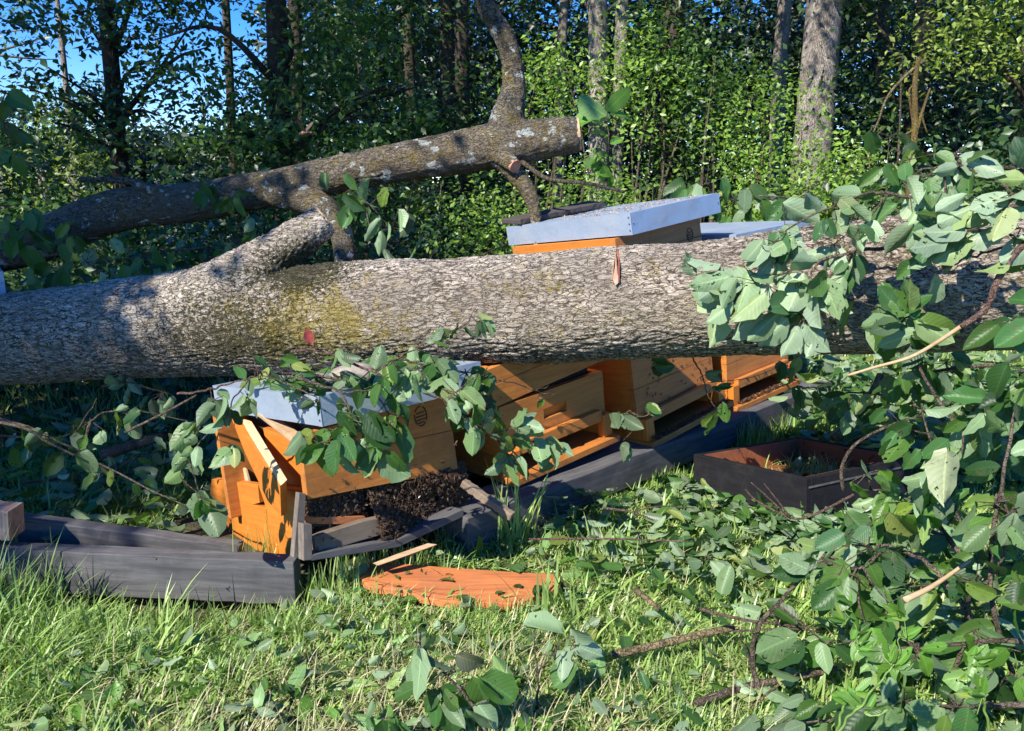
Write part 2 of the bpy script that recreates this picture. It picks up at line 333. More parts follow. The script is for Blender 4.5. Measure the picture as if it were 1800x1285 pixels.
def scatter(name, pos, dr, nm, L, Wd, mat_, T, parent=None, seed=0, rv=None):
    """one mesh holding many leaves: pos, direction, normal, length, width"""
    rg = np.random.default_rng(seed); pos = np.asarray(pos, float); n = len(pos)
    dr = unit(np.asarray(dr, float)); nm = np.asarray(nm, float); sd_ = unit(np.cross(dr, nm)); nm = np.cross(sd_, dr)
    L = np.broadcast_to(L, (n,)); Wd = np.broadcast_to(Wd, (n,)); ti = rg.integers(0, len(T), n); rv = rg.random(n) if rv is None else rv
    Vs, Fs, Us, Rs = [], [], [], []; b = 0
    for k, (tv, tf, tu) in enumerate(T):
        q = np.where(ti == k)[0]
        if not len(q): continue
        V = pos[q, None] + tv[None, :, 0, None] * (sd_[q] * Wd[q, None])[:, None] + tv[None, :, 1, None] * (dr[q] * L[q, None])[:, None] + tv[None, :, 2, None] * (nm[q] * Wd[q, None])[:, None]
        Vs.append(V.reshape(-1, 3)); Fs.append((tf[None] + (b + np.arange(len(q)) * len(tv))[:, None, None]).reshape(-1, tf.shape[1]))
        Us.append(np.tile(tu, (len(q), 1))); Rs.append(np.repeat(rv[q], len(tv))); b += len(q) * len(tv)
    return mk(name, np.vstack(Vs), np.vstack(Fs), mat_, parent, uv=np.vstack(Us), at={'rnd': np.concatenate(Rs)}, smooth=T is not T_FAR)

# ------------------------------------------------------------------ forest
def foliage(name, cen, rx, ncl, per, leaf, mat_, parent, seed, spread=.22, hole=.0, shell=.45):
    rg = np.random.default_rng(seed); cen = np.asarray(cen, float); rx = np.asarray(rx, float)
    u = unit(rg.normal(size=(ncl, 3))); rr = (shell + (1 - shell) * rg.random(ncl)) ** .6
    c = cen + u * rr[:, None] * rx * (1 + .35 * (vnoise(u * 2.1 + 9, seed)[:, None] - .5))
    ax = unit(u * [1, 1, .3] + rg.normal(size=(ncl, 3)) * .5 + [0, 0, -.1])
    p = np.repeat(c, per, 0); a = np.repeat(ax, per, 0); t = rg.normal(size=(ncl * per, 1)) * spread
    off = rg.normal(size=(ncl * per, 3)) * spread * [.6, .6, .32]
    pos = p + a * t * 1.1 + off
    pos = pos[vnoise(pos * 1.7, seed + 3) > hole] if hole else pos; n = len(pos)
    d = rg.normal(size=(n, 3)) * [1, 1, .6] + [0, 0, -.35]; cn = np.repeat(rg.normal(size=(ncl, 3)) * .45 + u * [.5, .5, .2] + [-.12, -.3, .75], per, 0); cn = cn[vnoise((p + a * t * 1.1 + off) * 1.7, seed + 3) > hole] if hole else cn; nm = rg.normal(size=(n, 3)) * .34 + cn
    L = leaf * rg.uniform(.6, 1.25, n)
    cr = np.repeat(rg.random(ncl) ** 1.2, per); cr = cr[vnoise((p + a * t * 1.1 + off) * 1.7, seed + 3) > hole] if hole else cr
    return scatter(name, pos, d, nm, L, L * rg.uniform(.38, .62, n), mat_, T_FAR, parent, seed, rv=np.clip(cr * .65 + rg.random(n) * .33, 0, 1))
def stems(lst, name, mat_, parent, seg=7):
    m = MB(); cav = None
    for pts, r0, r1 in lst:
        p = spline(pts, 5); V, F = tube(p, np.linspace(r0, r1, len(p)), seg); m.add(V, F)
    o = mk(name, m.V, m.F, mat_, parent, smooth=True, at={'cav': vnoise(np.array(m.V) * [60, 60, 18], 4)}); return o
def tree(label, base, top, r, crowns, tm, fm, seed, leaf=.085, group=None, nm='tree', cat='tree', lean=0):
    base = np.array(base, float); base[2] = th(base[0], base[1]) - .03
    T = thing(nm, label, cat, loc=base, group=group); rg = np.random.default_rng(seed)
    mid = [base + np.array([lean * k + rg.normal() * .03 * (k > 0), rg.normal() * .03, top * k]) for k in (0, .12, .3, .5, .7, .85, 1)]
    L = [(mid, r * 1.12, r * .45)]
    for cen, rx, n, per in crowns:
        k = min(max((cen[2] - .6) / max(top, .1), .15), .95); st = base + np.array([lean * k, 0, top * k])
        for j in range(4):
            e = np.array(cen) + rg.normal(size=3) * np.array(rx) * .45; m_ = (st + e) / 2 + rg.normal(size=3) * .12 + [0, 0, .1]
            L.append(([st, m_, e], r * .3 + .005, .006))
    stems(L, 'trunk', tm, T, 12)
    for i, (cen, rx, n, per) in enumerate(crowns): foliage('crown', cen, rx, int(n * 1.1), per, leaf, fm, T, seed * 7 + i, hole=.36 if cen[2] < 3.6 else 0)
    return T
def shrub(label, cen, rx, n, per, fm, seed, leaf=.07, group=None, nm='shrub'):
    b = np.array([cen[0], cen[1], th(cen[0], cen[1]) - .02]); T = thing(nm, label, 'shrub', loc=b, group=group); rg = np.random.default_rng(seed); L = []
    for j in range(7):
        e = np.array(cen) + rg.normal(size=3) * np.array(rx) * .5; L.append(([b + rg.normal(size=3) * [.08, .08, 0], (b + e) / 2 + rg.normal(size=3) * .1, e], .018, .004))
    stems(L, 'stem', m_twig, T, 5); foliage('foliage', cen, rx, int(n * 1.15), per, leaf, fm, T, seed, hole=.34); return T
def at(px, Y): return (px - 900) / FPX * Y * 1.02
# wood behind everything, its deep shade painted into the leaf colour
rg = np.random.default_rng(77)
def mass(name, label, cat, x0, x1, y0, y1, ztop, n, leaf, mat_, seed, hole=.0):
    rg = np.random.default_rng(seed); nc = n // 30
    cx = rg.uniform(x0, x1, nc); cy = rg.uniform(y0, y1, nc); zt = ztop(cx); cz = rg.uniform(0, 1, nc) ** .9 * zt
    keep = vnoise(np.stack([cx * .8, cy * .3, cz * .8], -1), seed) > hole; cx, cy, cz = cx[keep], cy[keep], cz[keep]; nc = len(cx)
    p = np.repeat(np.stack([cx, cy, cz + th(cx, cy)], -1), 30, 0) + rg.normal(size=(nc * 30, 3)) * [.32, .32, .16]
    d = rg.normal(size=(len(p), 3)) * [1, 1, .6] + [0, 0, -.3]; nm = rg.normal(size=(len(p), 3)) * .6 + [-.2, -.4, .7]; L = leaf * rg.uniform(.6, 1.3, len(p))
    return tag(scatter(name, p, d, nm, L, L * .6, mat_, T_FAR, None, seed), label, cat, kind='stuff')
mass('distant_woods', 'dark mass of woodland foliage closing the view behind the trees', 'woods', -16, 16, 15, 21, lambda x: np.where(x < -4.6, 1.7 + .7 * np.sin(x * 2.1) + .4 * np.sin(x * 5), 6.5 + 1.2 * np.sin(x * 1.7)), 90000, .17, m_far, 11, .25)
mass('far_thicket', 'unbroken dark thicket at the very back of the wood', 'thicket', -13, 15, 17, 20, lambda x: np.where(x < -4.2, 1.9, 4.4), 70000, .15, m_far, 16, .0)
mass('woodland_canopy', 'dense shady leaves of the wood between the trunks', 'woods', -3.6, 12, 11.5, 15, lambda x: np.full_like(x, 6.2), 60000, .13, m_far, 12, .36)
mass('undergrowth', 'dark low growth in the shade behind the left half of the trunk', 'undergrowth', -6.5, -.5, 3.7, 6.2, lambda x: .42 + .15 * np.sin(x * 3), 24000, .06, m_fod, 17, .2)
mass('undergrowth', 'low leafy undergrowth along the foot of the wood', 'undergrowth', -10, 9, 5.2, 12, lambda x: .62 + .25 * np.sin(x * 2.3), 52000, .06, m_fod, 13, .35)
# individual trees
def T1(*a, **k): return tree(*a, **k)
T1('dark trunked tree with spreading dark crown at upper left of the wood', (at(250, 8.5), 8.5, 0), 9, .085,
   [((at(230, 8.3), 8.3, 2.9), (.95, .8, .7), 60, 30), ((at(400, 8.4), 8.4, 2.3), (.95, .7, .9), 60, 34), ((at(170, 8.2), 8.0, 1.8), (.7, .6, .6), 40, 34), ((-5.6, 5.0, 5.9), (1.9, 1.2, .8), 230, 34), ((-7.6, 4.6, 5.6), (1.4, 1.2, .8), 130, 34)], m_treed, m_fod, 21, .09)  # last two crowns are unseen boughs added to shade the left wood
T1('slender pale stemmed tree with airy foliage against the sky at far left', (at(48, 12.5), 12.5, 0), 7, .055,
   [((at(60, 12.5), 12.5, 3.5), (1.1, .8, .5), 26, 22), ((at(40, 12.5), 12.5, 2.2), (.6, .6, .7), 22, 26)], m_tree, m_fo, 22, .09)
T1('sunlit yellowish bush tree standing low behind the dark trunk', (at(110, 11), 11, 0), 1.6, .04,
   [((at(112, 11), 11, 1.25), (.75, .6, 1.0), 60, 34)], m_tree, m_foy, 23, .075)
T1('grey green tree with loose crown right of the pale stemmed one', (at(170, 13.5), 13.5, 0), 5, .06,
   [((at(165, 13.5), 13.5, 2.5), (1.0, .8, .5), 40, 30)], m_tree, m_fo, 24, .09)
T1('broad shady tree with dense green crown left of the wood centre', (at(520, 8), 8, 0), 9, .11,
   [((at(520, 7.8), 7.8, 2.6), (1.05, .8, 1.0), 110, 36), ((at(640, 7.8), 7.9, 1.5), (.9, .7, .7), 70, 36), ((at(480, 8), 7.6, 1.1), (.8, .6, .6), 60, 36), ((-4.1, 4.4, 5.6), (1.3, 1.2, .7), 190, 34), ((at(560, 7.6), 6.6, 5.6), (1.8, 1.4, .9), 160, 34)], m_treed, m_fo, 25, .085)  # crown reaching over the glade is an unseen bough added for its shade
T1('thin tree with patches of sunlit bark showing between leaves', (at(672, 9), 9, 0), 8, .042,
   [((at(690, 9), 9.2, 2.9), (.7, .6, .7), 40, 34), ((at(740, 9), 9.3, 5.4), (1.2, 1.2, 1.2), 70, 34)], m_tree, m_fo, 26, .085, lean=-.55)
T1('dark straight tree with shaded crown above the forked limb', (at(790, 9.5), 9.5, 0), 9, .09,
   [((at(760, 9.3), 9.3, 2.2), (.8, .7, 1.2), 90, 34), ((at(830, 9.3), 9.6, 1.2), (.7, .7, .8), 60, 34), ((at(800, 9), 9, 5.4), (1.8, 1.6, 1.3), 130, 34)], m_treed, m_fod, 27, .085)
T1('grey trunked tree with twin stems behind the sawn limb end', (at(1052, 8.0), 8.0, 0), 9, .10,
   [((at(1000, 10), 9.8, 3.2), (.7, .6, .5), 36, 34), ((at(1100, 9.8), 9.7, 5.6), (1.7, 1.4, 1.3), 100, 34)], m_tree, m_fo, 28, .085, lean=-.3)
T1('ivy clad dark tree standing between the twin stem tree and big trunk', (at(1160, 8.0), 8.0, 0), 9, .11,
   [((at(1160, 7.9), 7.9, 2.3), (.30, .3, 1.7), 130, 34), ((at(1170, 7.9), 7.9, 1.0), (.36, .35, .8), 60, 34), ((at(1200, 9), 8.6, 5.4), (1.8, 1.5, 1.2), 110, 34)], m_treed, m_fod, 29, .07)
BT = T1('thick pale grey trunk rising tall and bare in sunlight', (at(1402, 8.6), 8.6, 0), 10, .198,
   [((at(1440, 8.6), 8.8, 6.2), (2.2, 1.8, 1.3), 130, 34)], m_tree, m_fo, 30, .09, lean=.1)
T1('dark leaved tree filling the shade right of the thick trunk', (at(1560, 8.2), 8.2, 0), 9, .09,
   [((at(1540, 8.4), 8.6, 2.4), (.8, .6, 1.1), 100, 36), ((at(1680, 8.2), 8.2, 1.5), (1.0, .6, 1.0), 110, 36), ((2.2, 5.0, 6.0), (1.7, 1.2, .7), 230, 34), ((at(1560, 8.2), 7.8, 5.6), (2.0, 1.4, .9), 120, 34)], m_treed, m_fod, 31, .08)  # high forward crown is out of view, added to darken the right side
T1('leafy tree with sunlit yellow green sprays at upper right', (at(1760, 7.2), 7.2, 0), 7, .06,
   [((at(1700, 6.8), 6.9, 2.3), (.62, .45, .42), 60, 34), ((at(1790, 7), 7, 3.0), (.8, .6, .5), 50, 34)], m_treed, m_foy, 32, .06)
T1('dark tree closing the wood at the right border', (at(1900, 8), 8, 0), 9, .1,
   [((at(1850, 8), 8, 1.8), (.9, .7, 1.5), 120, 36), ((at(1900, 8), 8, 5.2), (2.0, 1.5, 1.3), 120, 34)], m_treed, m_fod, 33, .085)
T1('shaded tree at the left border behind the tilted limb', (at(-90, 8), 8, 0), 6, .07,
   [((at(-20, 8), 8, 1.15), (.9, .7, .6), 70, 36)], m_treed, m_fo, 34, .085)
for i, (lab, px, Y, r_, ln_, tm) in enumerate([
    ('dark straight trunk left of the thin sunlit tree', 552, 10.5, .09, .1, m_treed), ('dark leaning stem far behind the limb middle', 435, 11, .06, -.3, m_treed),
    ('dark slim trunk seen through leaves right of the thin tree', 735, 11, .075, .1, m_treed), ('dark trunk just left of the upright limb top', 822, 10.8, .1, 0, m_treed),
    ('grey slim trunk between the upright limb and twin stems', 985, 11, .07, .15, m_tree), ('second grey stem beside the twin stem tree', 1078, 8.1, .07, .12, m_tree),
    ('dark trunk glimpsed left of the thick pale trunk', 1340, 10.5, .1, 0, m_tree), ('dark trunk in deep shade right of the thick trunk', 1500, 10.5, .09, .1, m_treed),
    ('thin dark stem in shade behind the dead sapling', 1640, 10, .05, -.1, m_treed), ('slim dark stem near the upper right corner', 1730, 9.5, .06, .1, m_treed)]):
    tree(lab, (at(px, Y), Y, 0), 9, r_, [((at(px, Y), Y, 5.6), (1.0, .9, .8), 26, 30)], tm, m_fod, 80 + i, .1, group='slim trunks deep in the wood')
# bushes
for lab, px, Y, z, rx, n, fm, lf in [
    ('dark green bush under the left end of the limb', 150, 6.6, .55, (.9, .6, .45), 70, m_fo, .075),
    ('shady bush below the middle of the tilted limb', 420, 6.2, .55, (.8, .5, .5), 70, m_fod, .07),
    ('mid green bush behind the sawn stub of the fallen trunk', 680, 6.4, .8, (.7, .5, .6), 75, m_fod, .06),
    ('bright bush seen below the forked limb joint', 850, 6.6, .72, (.45, .4, .42), 55, m_fol, .05),
    ('bright leafy bush right of the upright limb', 965, 7.6, 1.95, (.36, .35, .36), 42, m_fol, .055),
    ('sunlit bush around the twin stems behind the sawn limb', 1110, 7.6, 2.0, (.36, .3, .5), 48, m_fol, .055),
    ('bright bush above the pale zinc lid of the tall hive', 1040, 6.4, .95, (.36, .4, .34), 40, m_fol, .05),
    ('sunlit green bush left of the thick trunk', 1235, 7.4, 1.75, (.40, .35, .5), 62, m_fo, .055),
    ('light green bush brushing the thick trunk at mid height', 1315, 7.3, 1.5, (.32, .3, .5), 55, m_fol, .055),
    ('green bush growing over the foot of the thick trunk', 1455, 6.9, 1.05, (.34, .3, .4), 60, m_fol, .055),
    ('small bright bush at the foot of the thick trunk left side', 1350, 7.0, .85, (.4, .35, .3), 50, m_fol, .065),
    ('dark low bush behind the right end of the fallen trunk', 1600, 6.2, .75, (.8, .5, .5), 80, m_fod, .07),
    ('shaded bush with larger leaves at the right border', 1780, 6.0, .9, (.6, .45, .6), 80, m_fod, .08)]:
    shrub(lab, (at(px, Y), Y, z), rx, n, 34, fm, int(px * 3 + z * 10), lf, 'bushes along the foot of the wood')
# trees standing left of and behind the photographer that throw the shade on the left
def shade(label, base, top, r, crowns, seed): tree(label, base, top, r, crowns, m_tree, m_fo, seed, .13)
shade('tree left of the glade whose long boughs reach over the trunk', (-5.6, 1.2, 0), 6, .16,
      [((-4.32, .2, 4.3), (.85, 1.2, .5), 260, 34), ((-3.15, 1.5, 4.4), (1.7, .48, .28), 300, 34), ((-4.9, 2.6, 4.8), (1.3, 1.4, .8), 120, 34)], 41)

shade('second tree left of the glade shading the grass and beam end', (-5.6, -1.7, 0), 6, .15,
      [((-4.92, -1.35, 4.1), (.55, .35, .35), 150, 34), ((-5.6, -2.2, 4.8), (.9, .8, .6), 90, 34)], 43)
# ------------------------------------------------------------------ fallen trunk and limb
def organic(name, tubes, parent, mat_, vox, axis_amp, seed, zone=None, moss=None, fx=1.0, smooth_it=8, caps=()):
    m = MB()
    for pts, rr in tubes:
        p = spline(pts, 8); V, F = tube(p, np.interp(np.linspace(0, 1, len(p)), np.linspace(0, 1, len(rr)), rr), 40); m.add(V, F)
    o = mk('tmp', m.V, m.F, mat_); a = o.modifiers.new('r', 'REMESH'); a.mode = 'VOXEL'; a.voxel_size = vox
    s = o.modifiers.new('s', 'SMOOTH'); s.iterations = smooth_it; s.factor = .5
    dg = bpy.context.evaluated_depsgraph_get(); me = bpy.data.meshes.new_from_object(o.evaluated_get(dg)); bpy.data.objects.remove(o)
    n = len(me.vertices); V = np.empty(n * 3, np.float32); me.vertices.foreach_get('co', V); V = V.reshape(-1, 3).astype(float)
    Nn = np.empty(n * 3, np.float32); me.vertices.foreach_get('normal', Nn); Nn = Nn.reshape(-1, 3).astype(float)
    ax = unit(np.asarray(tubes[0][0][-1]) - np.asarray(tubes[0][0][0])); up = np.array([0, 0, 1.0]); e2 = unit(np.cross(ax, up)); e3 = np.cross(ax, e2)
    Q = np.stack([V @ ax, V @ e2, V @ e3], -1)
    wq = np.stack([fbm(Q * 14, seed, 2), fbm(Q * 14 + 31, seed + 5, 2), fbm(Q * 14 + 77, seed + 9, 2)], -1) * .03
    q = (Q + wq) * np.array([23, 105, 105]) * fx
    r1 = 1 - np.abs(2 * vnoise(q, seed + 1) - 1) ; r2 = 1 - np.abs(2 * vnoise(q * 2.1 + 5, seed + 2) - 1)
    fiss = 1 - (.5 * r1 ** 3 + .38 * r2 ** 2.2) * (.55 + .9 * vnoise(Q * np.array([3, 9, 9]), seed + 6)) * 1.1; big = fbm(Q * 3.5, seed + 4, 3)
    fine = vnoise(Q * np.array([90, 160, 160]) * fx, seed + 8)
    cav = np.clip(fiss * .8 + fine * .28 - .08, 0, 1)
    V = V + Nn * ((fiss - .6) * axis_amp + (fine - .5) * axis_amp * .35 + big * .03)[:, None]
    fc = np.empty(len(me.loops), np.int32); me.loops.foreach_get('vertex_index', fc)
    tot = np.empty(len(me.polygons), np.int32); me.polygons.foreach_get('loop_total', tot)
    bpy.data.meshes.remove(me)
    F = fc.reshape(-1, 4)
    at_ = {'cav': cav, 'zone': zone(V) if zone else np.zeros(n), 'moss': moss(V) if moss else np.zeros(n)}
    return mk(name, V, F, mat_, parent, at=at_, smooth=True)
def blob(V, c, r): return np.exp(-(((V - c) / r) ** 2).sum(1))
TR = [P(-520, 622, 2.98), P(-200, 608, 2.88), P(0, 598, 2.80), P(250, 576, 2.70), P(420, 562, 2.64), P(600, 556, 2.58), P(850, 546, 2.52), P(1100, 532, 2.46), P(1300, 519, 2.41), P(1500, 504, 2.35), P(1800, 484, 2.26), P(2200, 462, 2.14), P(2700, 430, 2.0)]
TRr = [.155, .158, .160, .172, .186, .176, .174, .176, .180, .194, .214, .22, .22]
LZ, MZ = P(470, 560, 2.42), P(520, 475, 2.42)
FT = thing('fallen_tree_trunk', 'huge grey barked fallen trunk lying right across the crushed beehives', 'tree trunk', loc=P(600, 556, 2.58))
STB = [P(330, 560, 2.62), P(420, 505, 2.59), P(500, 440, 2.60), P(571, 386, 2.64)]
organic('trunk', [(TR, TRr), (STB, [.15, .118, .074, .050])], FT, m_bark, .0041, .0075, 3,
        zone=lambda V: 1.0 * blob(V, P(520, 570, 2.4), [.22, 1, .13]) + .35 * blob(V, P(650, 600, 2.4), [.2, 1, .1]) + .25 * blob(V, P(940, 490, 2.4), [.09, 1, .05]) + .3 * blob(V, P(1200, 470, 2.3), [.07, 1, .04]),
        moss=lambda V: 1.5 * blob(V, MZ, [.13, 1, .07]) + .85 * blob(V, P(390, 580, 2.4), [.26, 1, .14]) + .5 * blob(V, P(1000, 625, 2.4), [2.0, 1, .05]) + .6 * blob(V, P(1440, 400, 2.3), [.25, 1, .05]), smooth_it=14)
# sawn end of the stub and the saw kerf on the log
def cut(c, d, r, name, parent, mt, seed=0):
    d = unit(np.asarray(d, float)); u = unit(np.cross(d, [0, 0, 1.0])); v = np.cross(d, u); rg = random.Random(seed); n = 26
    ring = [c + d * .004 + (u * math.cos(a) + v * math.sin(a)) * r * (1 + rg.uniform(-.05, .05)) for a in np.linspace(0, 2 * math.pi, n, endpoint=False)]
    return MB().prism(ring, -d * .02).build(name, mt, parent)
cut(STB[-1], STB[-1] - STB[-2], .046, 'cut_end', FT, m_rawx)
yk = lambda py: 2.46 - .178 * math.sqrt(max(0, 1 - ((534 - py) / 100) ** 2)) - .009
k = MB().prism([P(x, y, yk(y) + .005) for x, y in ((1083, 437), (1087, 438), (1090, 465), (1089, 499), (1086, 480), (1084, 455))], [0, .03, 0])
k2 = MB().prism([P(x, y, yk(y) + .0075) for x, y in ((1082, 446), (1086, 470), (1087, 497), (1082, 502), (1077, 490), (1079, 465))], [0, .03, 0])
k2.build('scraped_bark', plain('scraped_bark', (.52, .33, .22), .9, (.36, .25, .17), 90), FT)
k.build('saw_cut', plain('fresh_red_wood', (.30, .10, .05), .8, (.10, .04, .025), 60), FT)
# tilted limb behind
LB = [P(-300, 500, 3.55), P(-120, 462, 3.5), P(60, 425, 3.45), P(200, 372, 3.42), P(330, 356, 3.4), P(450, 338, 3.38), P(600, 306, 3.36), P(740, 280, 3.34), P(880, 256, 3.32), P(960, 243, 3.31), P(1018, 235, 3.3)]
LBr = [.105, .10, .095, .088, .080, .076, .076, .082, .092, .078, .068]
LB2 = thing('fallen_limb', 'long shaded limb propped above the trunk, forking near its sawn end', 'tree limb', loc=LB[4])
UP = [P(885, 262, 3.32), P(893, 205, 3.34), P(903, 150, 3.36), P(893, 80, 3.38), P(862, 25, 3.4), P(835, -30, 3.42), P(800, -120, 3.46), P(790, -260, 3.5)]
DN = [P(470, 335, 3.38), P(540, 352, 3.3), P(590, 385, 3.26), P(604, 430, 3.2), P(612, 520, 3.1)]
DN2 = [P(865, 262, 3.32), P(890, 290, 3.28), P(925, 330, 3.24), P(940, 372, 3.2), P(950, 460, 3.1)]
ST2 = [P(868, 262, 3.3), P(885, 276, 3.25), P(905, 292, 3.2)]
ST3 = [P(300, 350, 3.38), P(262, 332, 3.34), P(225, 318, 3.32), P(138, 315, 3.3)]
organic('limb', [(LB, LBr), (UP, [.088, .070, .052, .044, .038, .033, .028, .02]), (DN, [.07, .056, .048, .043, .035]), (DN2, [.05, .04, .033, .028, .024]), (ST2, [.05, .036, .028]), (ST3, [.045, .026, .017, .012])],
        LB2, m_limb, .0062, .0055, 9, zone=lambda V: .3 * np.ones(len(V)), moss=lambda V: .25 * blob(V, P(500, 330, 3.3), [.2, 1, .1]), fx=.9, smooth_it=20)
cut(LB[-1], LB[-1] - LB[-2], .064, 'cut_end', LB2, m_rawx, 2); cut(ST2[-1], ST2[-1] - ST2[-2], .026, 'cut_end', LB2, plain('reddish_cut', (.5, .25, .15), .8), 3)
def twig(lst, name, mt, parent): return stems(lst, name, mt, parent, 7)
twig([([P(900, 270, 3.3), P(925, 290, 3.25), P(965, 315, 3.2), P(1030, 322, 3.15), P(1098, 338, 3.1)], .011, .006), ([P(965, 315, 3.2), P(985, 330, 3.2), P(990, 350, 3.2)], .006, .003)], 'side_twig', m_treed, LB2)

# ------------------------------------------------------------------ beehives
def emblem(M, x, y, z, s, parent):
    b = MB(M); n = 22
    ring = [(x + s * .42 * math.cos(a), z + s * .55 * math.sin(a)) for a in np.linspace(0, 2 * math.pi, n, endpoint=False)]
    r2 = [(x + s * .36 * math.cos(a), z + s * .48 * math.sin(a)) for a in np.linspace(0, 2 * math.pi, n, endpoint=False)]
    for i in range(n):
        j = (i + 1) % n
        if i % 5 == 4: continue
        b.prism([(ring[i][0], y, ring[i][1]), (ring[j][0], y, ring[j][1]), (r2[j][0], y, r2[j][1]), (r2[i][0], y, r2[i][1])], (0, -.0012, 0))
    for k, wd in ((.2, .26), (.02, .31), (-.16, .30), (-.32, .22)):
        b.prism([(x - s * wd, y, z + s * k), (x + s * wd, y, z + s * (k + .03)), (x + s * wd, y, z + s * (k - .03)), (x - s * wd, y, z + s * (k - .08))], (0, -.0012, 0))
    return b.build('burnt_emblem', m_ink, parent)
def lid(M, W, D, h, parent, x0=0, y0=0, z0=0, dent=0):
    b = MB(M); t = .003; x1, y1, z1 = x0 + W, y0 + D, z0 + h
    # flanged sheet tray, subdivided top so that it can be slightly dented
    nx = 14; g = [(x0 + W * i / nx, y0 + D * j / nx) for j in range(nx + 1) for i in range(nx + 1)]
    zt = [z1 + (dent * (vnoise(np.array([[x * 9, y * 9, 1.]]), 5)[0] - .5) if 0 < i % (nx + 1) < nx and 0 < i // (nx + 1) < nx else 0) for i, (x, y) in enumerate(g)]
    b.add([(x, y, z) for (x, y), z in zip(g, zt)], [(j * (nx + 1) + i, j * (nx + 1) + i + 1, (j + 1) * (nx + 1) + i + 1, (j + 1) * (nx + 1) + i) for j in range(nx) for i in range(nx)])
    b.box(x0, x1, y0, y0 + t, z0, z1); b.box(x0, x1, y1 - t, y1, z0, z1); b.box(x0, x0 + t, y0 + t, y1 - t, z0, z1); b.box(x1 - t, x1, y0 + t, y1 - t, z0, z1)
    L = b.build('lid', m_zinc, parent)
    # overlap seam at the front left corner with rivets, timber rim inside
    MB(M).box(x0 - .0015, x0 - .0003, y0 - .001, y0 + .016, z0, z1 - .001).build('seam', m_zinc, L)
    for zz in (.2, .5, .8): MB(M).box(x0 - .003, x0 - .0016, y0 + .005, y0 + .010, z0 + h * zz - .0025, z0 + h * zz + .0025).build('rivet', m_rivet, L)
    for xx in (.02, .98): MB(M).box(x0 + W * xx - .002, x0 + W * xx + .002, y0 - .0016, y0 - .0004, z0 + h * .5 - .002, z0 + h * .5 + .002).build('rivet', m_rivet, L)
    MB(M).box(x0 + .006, x1 - .006, y0 + .006, y1 - .006, z0 + .022, z1 - .006 - dent).build('rim', m_wz, L); return L
def hive(M, T, x0, x1, y0, y1, zb, zt, seams, hole=None, jog=()):
    t = .024; M0 = M
    MB(M).box(x0 - .01, x1 + .01, y0 - .055, y1, zb, zb + .022).build('bottom_board', m_wx, T, .0015)
    MB(M).box(x0, x0 + .045, y0 - .03, y0 - .003, zb + .0225, zb + .105).build('entrance_block', m_wz, T, .0015)
    MB(M).box(x1 - .045, x1, y0 - .03, y0 - .003, zb + .0225, zb + .105).build('entrance_block', m_wz, T, .0015)
    MB(M).box(x0 + .0455, x1 - .0455, y0 - .026, y0 - .003, zb + .085, zb + .125).build('entrance_bar', m_wx, T, .0015)
    s = MB(M).box(x0, x0 + t, y0, y1, zb + .0225, zb + .0795).box(x1 - t, x1, y0, y1, zb + .0225, zb + .0795).box(x0 + t, x1 - t, y1 - t, y1, zb + .0225, zb + .0795); s.build('floor_frame', m_wy, T)
    zs = [zb + .08] + seams + [zt]
    for i in range(len(zs) - 1):
        a, bb = zs[i] + .001, zs[i + 1] - .001
        M = M0 @ Matrix.Translation((x0 + jog[i][0], y0 + jog[i][1], a)) @ Matrix.Rotation(rad(-jog[i][2]), 4, 'Y') @ Matrix.Rotation(rad(jog[i][3]), 4, 'Z') @ Matrix.Translation((-x0, -y0, -a)) if i < len(jog) else M0
        f = MB(M)
        # front wall (a wall of boards, with a hand hold cut into one)
        if hole and hole[0] == i:
            hx0, hx1, hz0, hz1 = hole[1:]
            for q in ((x0, hx0, a, bb), (hx1, x1, a, bb), (hx0, hx1, a, hz0), (hx0, hx1, hz1, bb)): f.box(q[0], q[1], y0, y0 + t, q[2], q[3])
            f.add([(hx0, y0 + .016, hz0 + .005), (hx1, y0 + .016, hz0 + .005), (hx1, y0 + .001, hz1), (hx0, y0 + .001, hz1)], [(0, 1, 2, 3)])
            f.box(hx0, hx1, y0 + .017, y0 + t, hz0, hz1)
            f.build('front_board', m_wx, T)
        else:
            mz = (a + bb) / 2 + .01; f.box(x0, x1, y0, y0 + t, a, mz - .0008); f.box(x0, x1, y0, y0 + t, mz + .0008, bb); f.build('front_board', m_wx, T, .001)
        MB(M).box(x0 + .0005, x0 + t, y0 + t, y1 - t, a, bb).build('side_board', m_wy, T, .001)
        MB(M).box(x1 - t, x1 - .0005, y0 + t, y1 - t, a, bb).build('side_board', m_wy, T, .001)
        MB(M).box(x0, x1, y1 - t, y1, a, bb).build('back_board', m_wx, T, .001)
    M = M0; MB(M).box(x0 + t + .012, x1 - t - .012, y0 + t + .014, y1 - t - .012, zb + .086, zt - .03).build('combs', m_void, T)
    for xx in (x0 + .012, x1 - .012):
        for zz in zs[1:-1]:
            for dz in (-.03, .03): MB(M).box(xx - .002, xx + .002, y0 - .0012, y0 + .0005, zz + dz - .002, zz + dz + .002).build('screw', m_rivet, T)
M3 = frame((.415, 2.768, .891), 42.95, 6.93, 6.24)
H3 = thing('beehive', 'tall intact orange hive whose blue grey zinc lid rises over the trunk', 'beehive', M=M3, group='orange wooden beehives')
hive(M3, H3, -.02, .49, .065, .60, -.775, -.004, [-.44, -.17], jog=[(-.004, .004, -1.6, 1.2), (.008, .003, 1.4, -1.0), (0, 0, 0, 0)]); lid(M3, .54, .64, .075, H3, dent=.006); emblem(M3, .415, .0648, -.062, .05, H3)
M1 = frame((-.474, 1.914, .465), 43.95, .76, 7.76)
H1 = thing('beehive', 'crushed front beehive with split side boards and dark bee cluster below', 'beehive', M=M1, group='orange wooden beehives')
